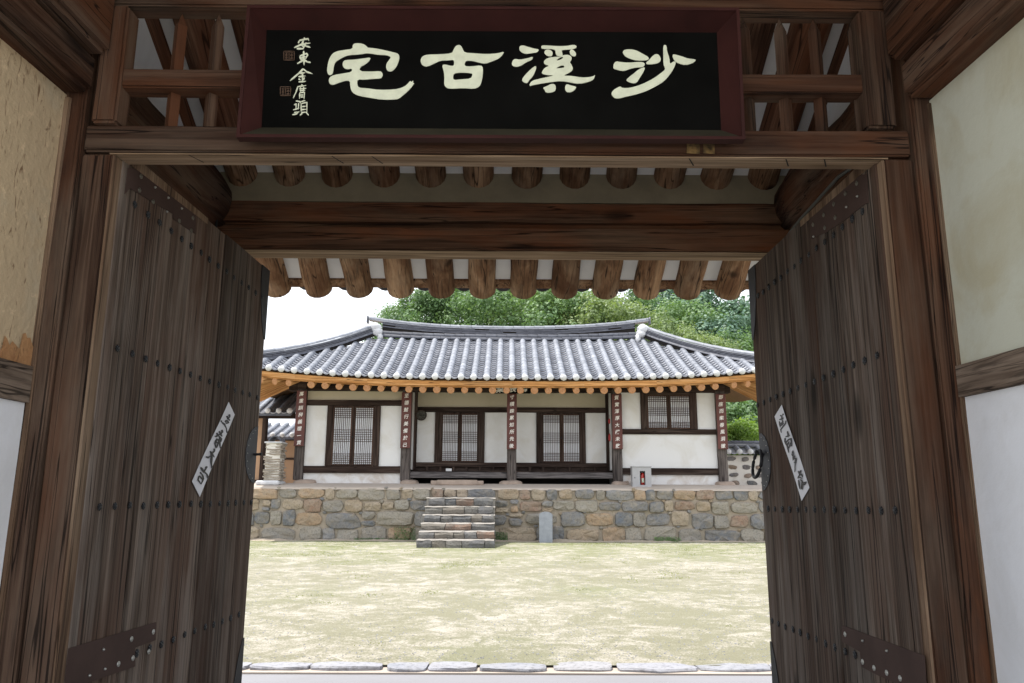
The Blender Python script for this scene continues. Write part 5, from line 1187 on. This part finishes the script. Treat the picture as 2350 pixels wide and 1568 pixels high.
m = MB(); m.box(XX(560, 1055, YB2-.1), XX(700, 1055, YB2-.1), YB2-.03, YB2-.002, ZZ(1058, YB2), ZZ(1053, YB2)); m.build('rail', 'hall timber X', T)

# ------------------------------------------------------------------ boundary wall on the right
YG = 19.5; T = thing('boundary_wall', (6.5, YG, FLOOR), 'tile-capped garden wall of round stones set in white mortar at the right', 'wall')
xw0 = colX[4]+.2; zt2 = ZZ(1043, YG); m = MB(); m.box(xw0, 10.5, YG, YG+.4, FLOOR-.3, zt2); m.build('mortar', 'white mortar', T)
zz = FLOOR-.04; rws = 4; hh = (zt2-zz)/rws
for r_ in range(rws):
    x = xw0+random.random()*.1
    while x < 8.4:
        w = random.uniform(.17, .30); 
        if random.random() < .93: blob_stone(x, x+w, zz+hh*r_+.035, zz+hh*(r_+1)-.035, YG+.02, .05, 'garden wall stone', T, jit=.2, n=12, sq=2.6)
        x += w+random.uniform(.07, .13)
zc0 = ZZ(1036, YG-.2)
for k in range(18):
    x = xw0+.1+k*.27; link('tile_cap', capm[k % 3], T, (x, YG-.2, zc0)); 
    link('cover_tile', ctm, T, mat4=Matrix.Translation((x, YG-.2, zc0)) @ Matrix.Rotation(.45, 4, 'X') @ Matrix.Scale(1.4, 4, (0, 1, 0)))
m = MB(); 
for k in range(18):
    xm = xw0+.1+(k+.5)*.27
    for c_ in range(4):
        b = len(m.v); Y = YG-.21+c_*.09
        for j in range(7): f = j/3-1; z = zc0+.02+.45*(Y-YG+.21)-.05*(1-f*f); m.v += [Vector((xm+f*.115, Y, z+.015)), Vector((xm+f*.115, Y+.11, z+.04)), Vector((xm+f*.115, Y, z-.02))]
        for j in range(6): a = b+j*3; m.f += [(a, a+3, a+4, a+1), (a, a+2, a+5, a+3)]
m.build('pan_tiles', 'pan tile', T, kind='stuff')
for i, (w, dz) in enumerate(((.17, 0), (.15, .035), (.13, .07))): course('ridge_layer', [(xw0, YG+.2, zc0+.155+dz), (10.4, YG+.2, zc0+.155+dz)], 0, w, .026, 'pan tile' if i == 1 else 'ridge tile', .3, False, T, join=True)
course('ridge_tile', [(xw0, YG+.2, zc0+.155+.105), (10.4, YG+.2, zc0+.26)], 0, .09, .06, 'ridge tile', .28, True, T)

# ------------------------------------------------------------------ trees
def crown(seed, n, R, H, size, clumps, spread, flat=0, hollow=.55):
    rg = random.Random(seed); m = MB(); cs_ = []
    for i in range(clumps):
        while True:
            p = Vector((rg.uniform(-1, 1), rg.uniform(-1, 1), rg.uniform(-1, 1)))
            if p.length < 1 and p.length > hollow: break
        w = 1-.35*max(0, p.z); cs_.append((Vector((p.x*R*w, p.y*R*w, H/2+p.z*H/2)), rg.uniform(.7, 1.35)))
    for i in range(n):
        c, s = cs_[i % clumps]; d = Vector((rg.gauss(0, 1), rg.gauss(0, 1), rg.gauss(0, .62))); d = d.normalized()*min(1.25, abs(rg.gauss(.72, .25)))
        p = c+d*spread*s; nrm = (d+Vector((rg.uniform(-.6, .6), rg.uniform(-.6, .6), rg.uniform(0, .9)))).normalized()
        u = nrm.orthogonal().normalized(); u = Matrix.Rotation(rg.random()*6.28, 3, nrm) @ u; v = nrm.cross(u); q = size*rg.uniform(.6, 1.3)
        m.add([p+u*q, p+v*q*.55, p-u*q*.8, p-v*q*.55], [(0, 1, 2, 3)])
    return m
def trunk_mesh(seed, h, R):
    rg = random.Random(seed); m = MB(); m.tube([(0, 0, -1), (.05, 0, h*.4), (.1, .1, h*.75), (.15, .05, h)], [.22, .17, .12, .05], 8)
    for i in range(9):
        a = rg.random()*6.28; z = h*rg.uniform(.35, .85); r_ = R*rg.uniform(.5, .85); p = Vector((.08, .05, z)); e = Vector((math.cos(a)*r_, math.sin(a)*r_, z+r_*rg.uniform(.4, .8)))
        m.tube([p, p.lerp(e, .5)+Vector((0, 0, .15)), e], [.08, .05, .02], 6)
    return m
crs = []
for i, (n, R, H, sz, cl, spd, mt) in enumerate(((15000, 2.6, 5.2, .085, 85, .62, 'leaf green'), (15000, 2.9, 4.6, .085, 95, .60, 'leaf pale'), (14000, 2.2, 6.0, .08, 80, .6, 'leaf green'), (13000, 2.3, 5.6, .11, 60, .75, 'leaf blue pine'))):
    crs.append(crown(11+i, n, R, H, sz, cl, spd).mesh('crown', mt))
palec = crs[1]; trm = [trunk_mesh(5+i, 5.5, 2.2).mesh('trunk', 'bark', True) for i in range(2)]
def tree(x, y, top, kind, label, sc=1.0, name='broadleaf_tree', pale=None):
    z0 = hill(x, y); h = top-z0; T = thing(name, (x, y, z0), label, 'tree', 'trees on the slope behind the hall')
    me = crs[kind]; Hc = (5.2, 4.6, 6.0, 5.6)[kind]; s = sc; zc = h-Hc*s*.98
    o = link('crown', me, T, (x, y, z0+zc), (0, 0, random.random()*6)); o.scale = (s, s, s)
    t = link('trunk', trm[kind % 2], T, (x, y, z0)); t.scale = (1, 1, max(.3, (zc+Hc*s*.55)/5.5))
def tp(x, y, Y): p = PY(x, y, Y); return p.x, p.z
TR = [(925, 702, 38, 0, .72, 'small green tree at the left end of the wood, above the left ridge end'),
      (982, 662, 37, 0, .9, 'rounded green tree just right of the smallest tree on the left'),
      (1015, 640, 36, 2, 1.0, 'tall dense green tree under the fifth rafter end from the left'),
      (1080, 640, 40, 0, 1.1, 'tall broadleaf tree between the fifth and sixth rafter ends'),
      (1150, 630, 35, 2, 1.05, 'dark green tree behind the middle of the roof ridge'),
      (1215, 640, 39, 1, 1.05, 'pale leafy tree just right of the middle of the roof ridge'),
      (1275, 650, 34, 0, 1.0, 'green tree with open branches right of the ridge centre'),
      (1340, 665, 36, 1, 1.0, 'pale yellowish tree above the right half of the ridge'),
      (1400, 680, 33, 1, .95, 'broad pale tree close behind the right part of the ridge'),
      (1455, 650, 38, 2, 1.0, 'upright mid-green tree above the right ridge end'),
      (1510, 735, 31, 1, .72, 'low light green tree touching the right ridge end'),
      (1560, 690, 35, 0, 1.0, 'rounded dark tree above the right hip of the roof'),
      (1600, 760, 30, 1, .6, 'low yellow-green tree just above the right hip tiles'),
      (1630, 650, 38, 3, 1.1, 'blue-green pine high on the slope at the right'),
      (1660, 735, 33, 3, .9, 'feathery pine low on the slope near the right door leaf'),
      (1715, 690, 36, 3, 1.1, 'dark pine half hidden by the right door leaf'),
      (1705, 760, 31, 0, .8, 'deep green tree between the right hip and the door leaf'),
      (1555, 640, 44, 3, 1.1, 'distant blue-green pine behind the rounded dark tree')]
for x, y, Y, k, s, lb in TR:
    wx, wz = tp(x, y, Y); tree(wx, Y, wz, k, lb, s, 'pine_tree' if k == 3 else 'broadleaf_tree')
# the rest of the wooded slope reads as one mass
fr_ = MB(); rg = random.Random(3); small = [crown(40+i, 4200, 2.6, 4.6, .19, 50, .8).v for i in range(3)]
me_list = []
wood_ = thing('hillside_wood', (8, 55, 6), 'wooded green slope rising behind the hall to the right', 'wood', None, 'stuff') if False else None
fv = []
for j in range(5):
    Y = 42+j*7
    for i in range(17):
        x = -3-j*.6+i*2.9+rg.uniform(-1, 1); 
        if x < -6+j*.3: continue
        vs = small[rg.randrange(3)]; s = rg.uniform(.9, 1.3); a = rg.random()*6; ca, sa = math.cos(a)*s, math.sin(a)*s; z0 = hill(x, Y)+rg.uniform(.5, 2.2)
        if x < 2: z0 -= (2-x)*.35
        fv.append((vs, x, Y, z0, s, ca, sa))
import numpy as np
allv = []
for vs, x, Y, z0, s, ca, sa in fv:
    A_ = np.array([tuple(v) for v in vs]); B_ = np.empty_like(A_); B_[:, 0] = A_[:, 0]*ca-A_[:, 1]*sa+x; B_[:, 1] = A_[:, 0]*sa+A_[:, 1]*ca+Y; B_[:, 2] = A_[:, 2]*s+z0; allv.append(B_)
allv = np.concatenate(allv); nq = len(allv)//4
me = bpy.data.meshes.new('hillside_wood'); me.vertices.add(len(allv)); me.vertices.foreach_set('co', allv.ravel()); me.loops.add(nq*4); me.loops.foreach_set('vertex_index', np.arange(nq*4)); me.polygons.add(nq); me.polygons.foreach_set('loop_start', np.arange(nq)*4); me.polygons.foreach_set('loop_total', np.full(nq, 4)); me.update(); me.validate()
me.materials.append(M('leaf green')); o = bpy.data.objects.new('hillside_wood', me); COL.objects.link(o); tag(o, 'dense green wood covering the slope behind the separate trees', 'wood', None, 'stuff')
# shrubs over the boundary wall
def shrub(x, y, Y, R, H, mt, label, n=5000, nm='garden_shrub', sz=.05):
    p = PY(x, y, Y); z0 = 1.2; T = thing(nm, (p.x, Y, z0), label, 'shrub' if 'shrub' in nm else 'tree', 'greenery beyond the boundary wall')
    m = crown(int(x), n, R, H, sz, 40, R*.28, hollow=.3); mm = m.mesh('foliage', mt); link('foliage', mm, T, (p.x, Y, p.z-H))
    t = MB(); t.tube([(p.x, Y, z0-.5), (p.x+.03, Y, p.z-H*.5)], [.08, .04], 6); t.build('trunk', 'bark', T)
shrub(1688, 955, 22.5, .9, 1.5, 'leaf bright', 'bright yellow-green shrub rising over the boundary wall beside the corner column')
shrub(1722, 972, 22.0, .9, 1.4, 'leaf bright', 'bright shrub over the boundary wall, the one nearest the door leaf')
shrub(1715, 900, 25.0, 1.3, 2.2, 'leaf green', 'dark green tree above the bright shrubs under the right eave', 9000, 'garden_tree', .07)
shrub(1690, 925, 27.0, 1.6, 2.4, 'leaf green', 'green tree behind the bright shrubs, next to the corner column', 9000, 'garden_tree', .07)
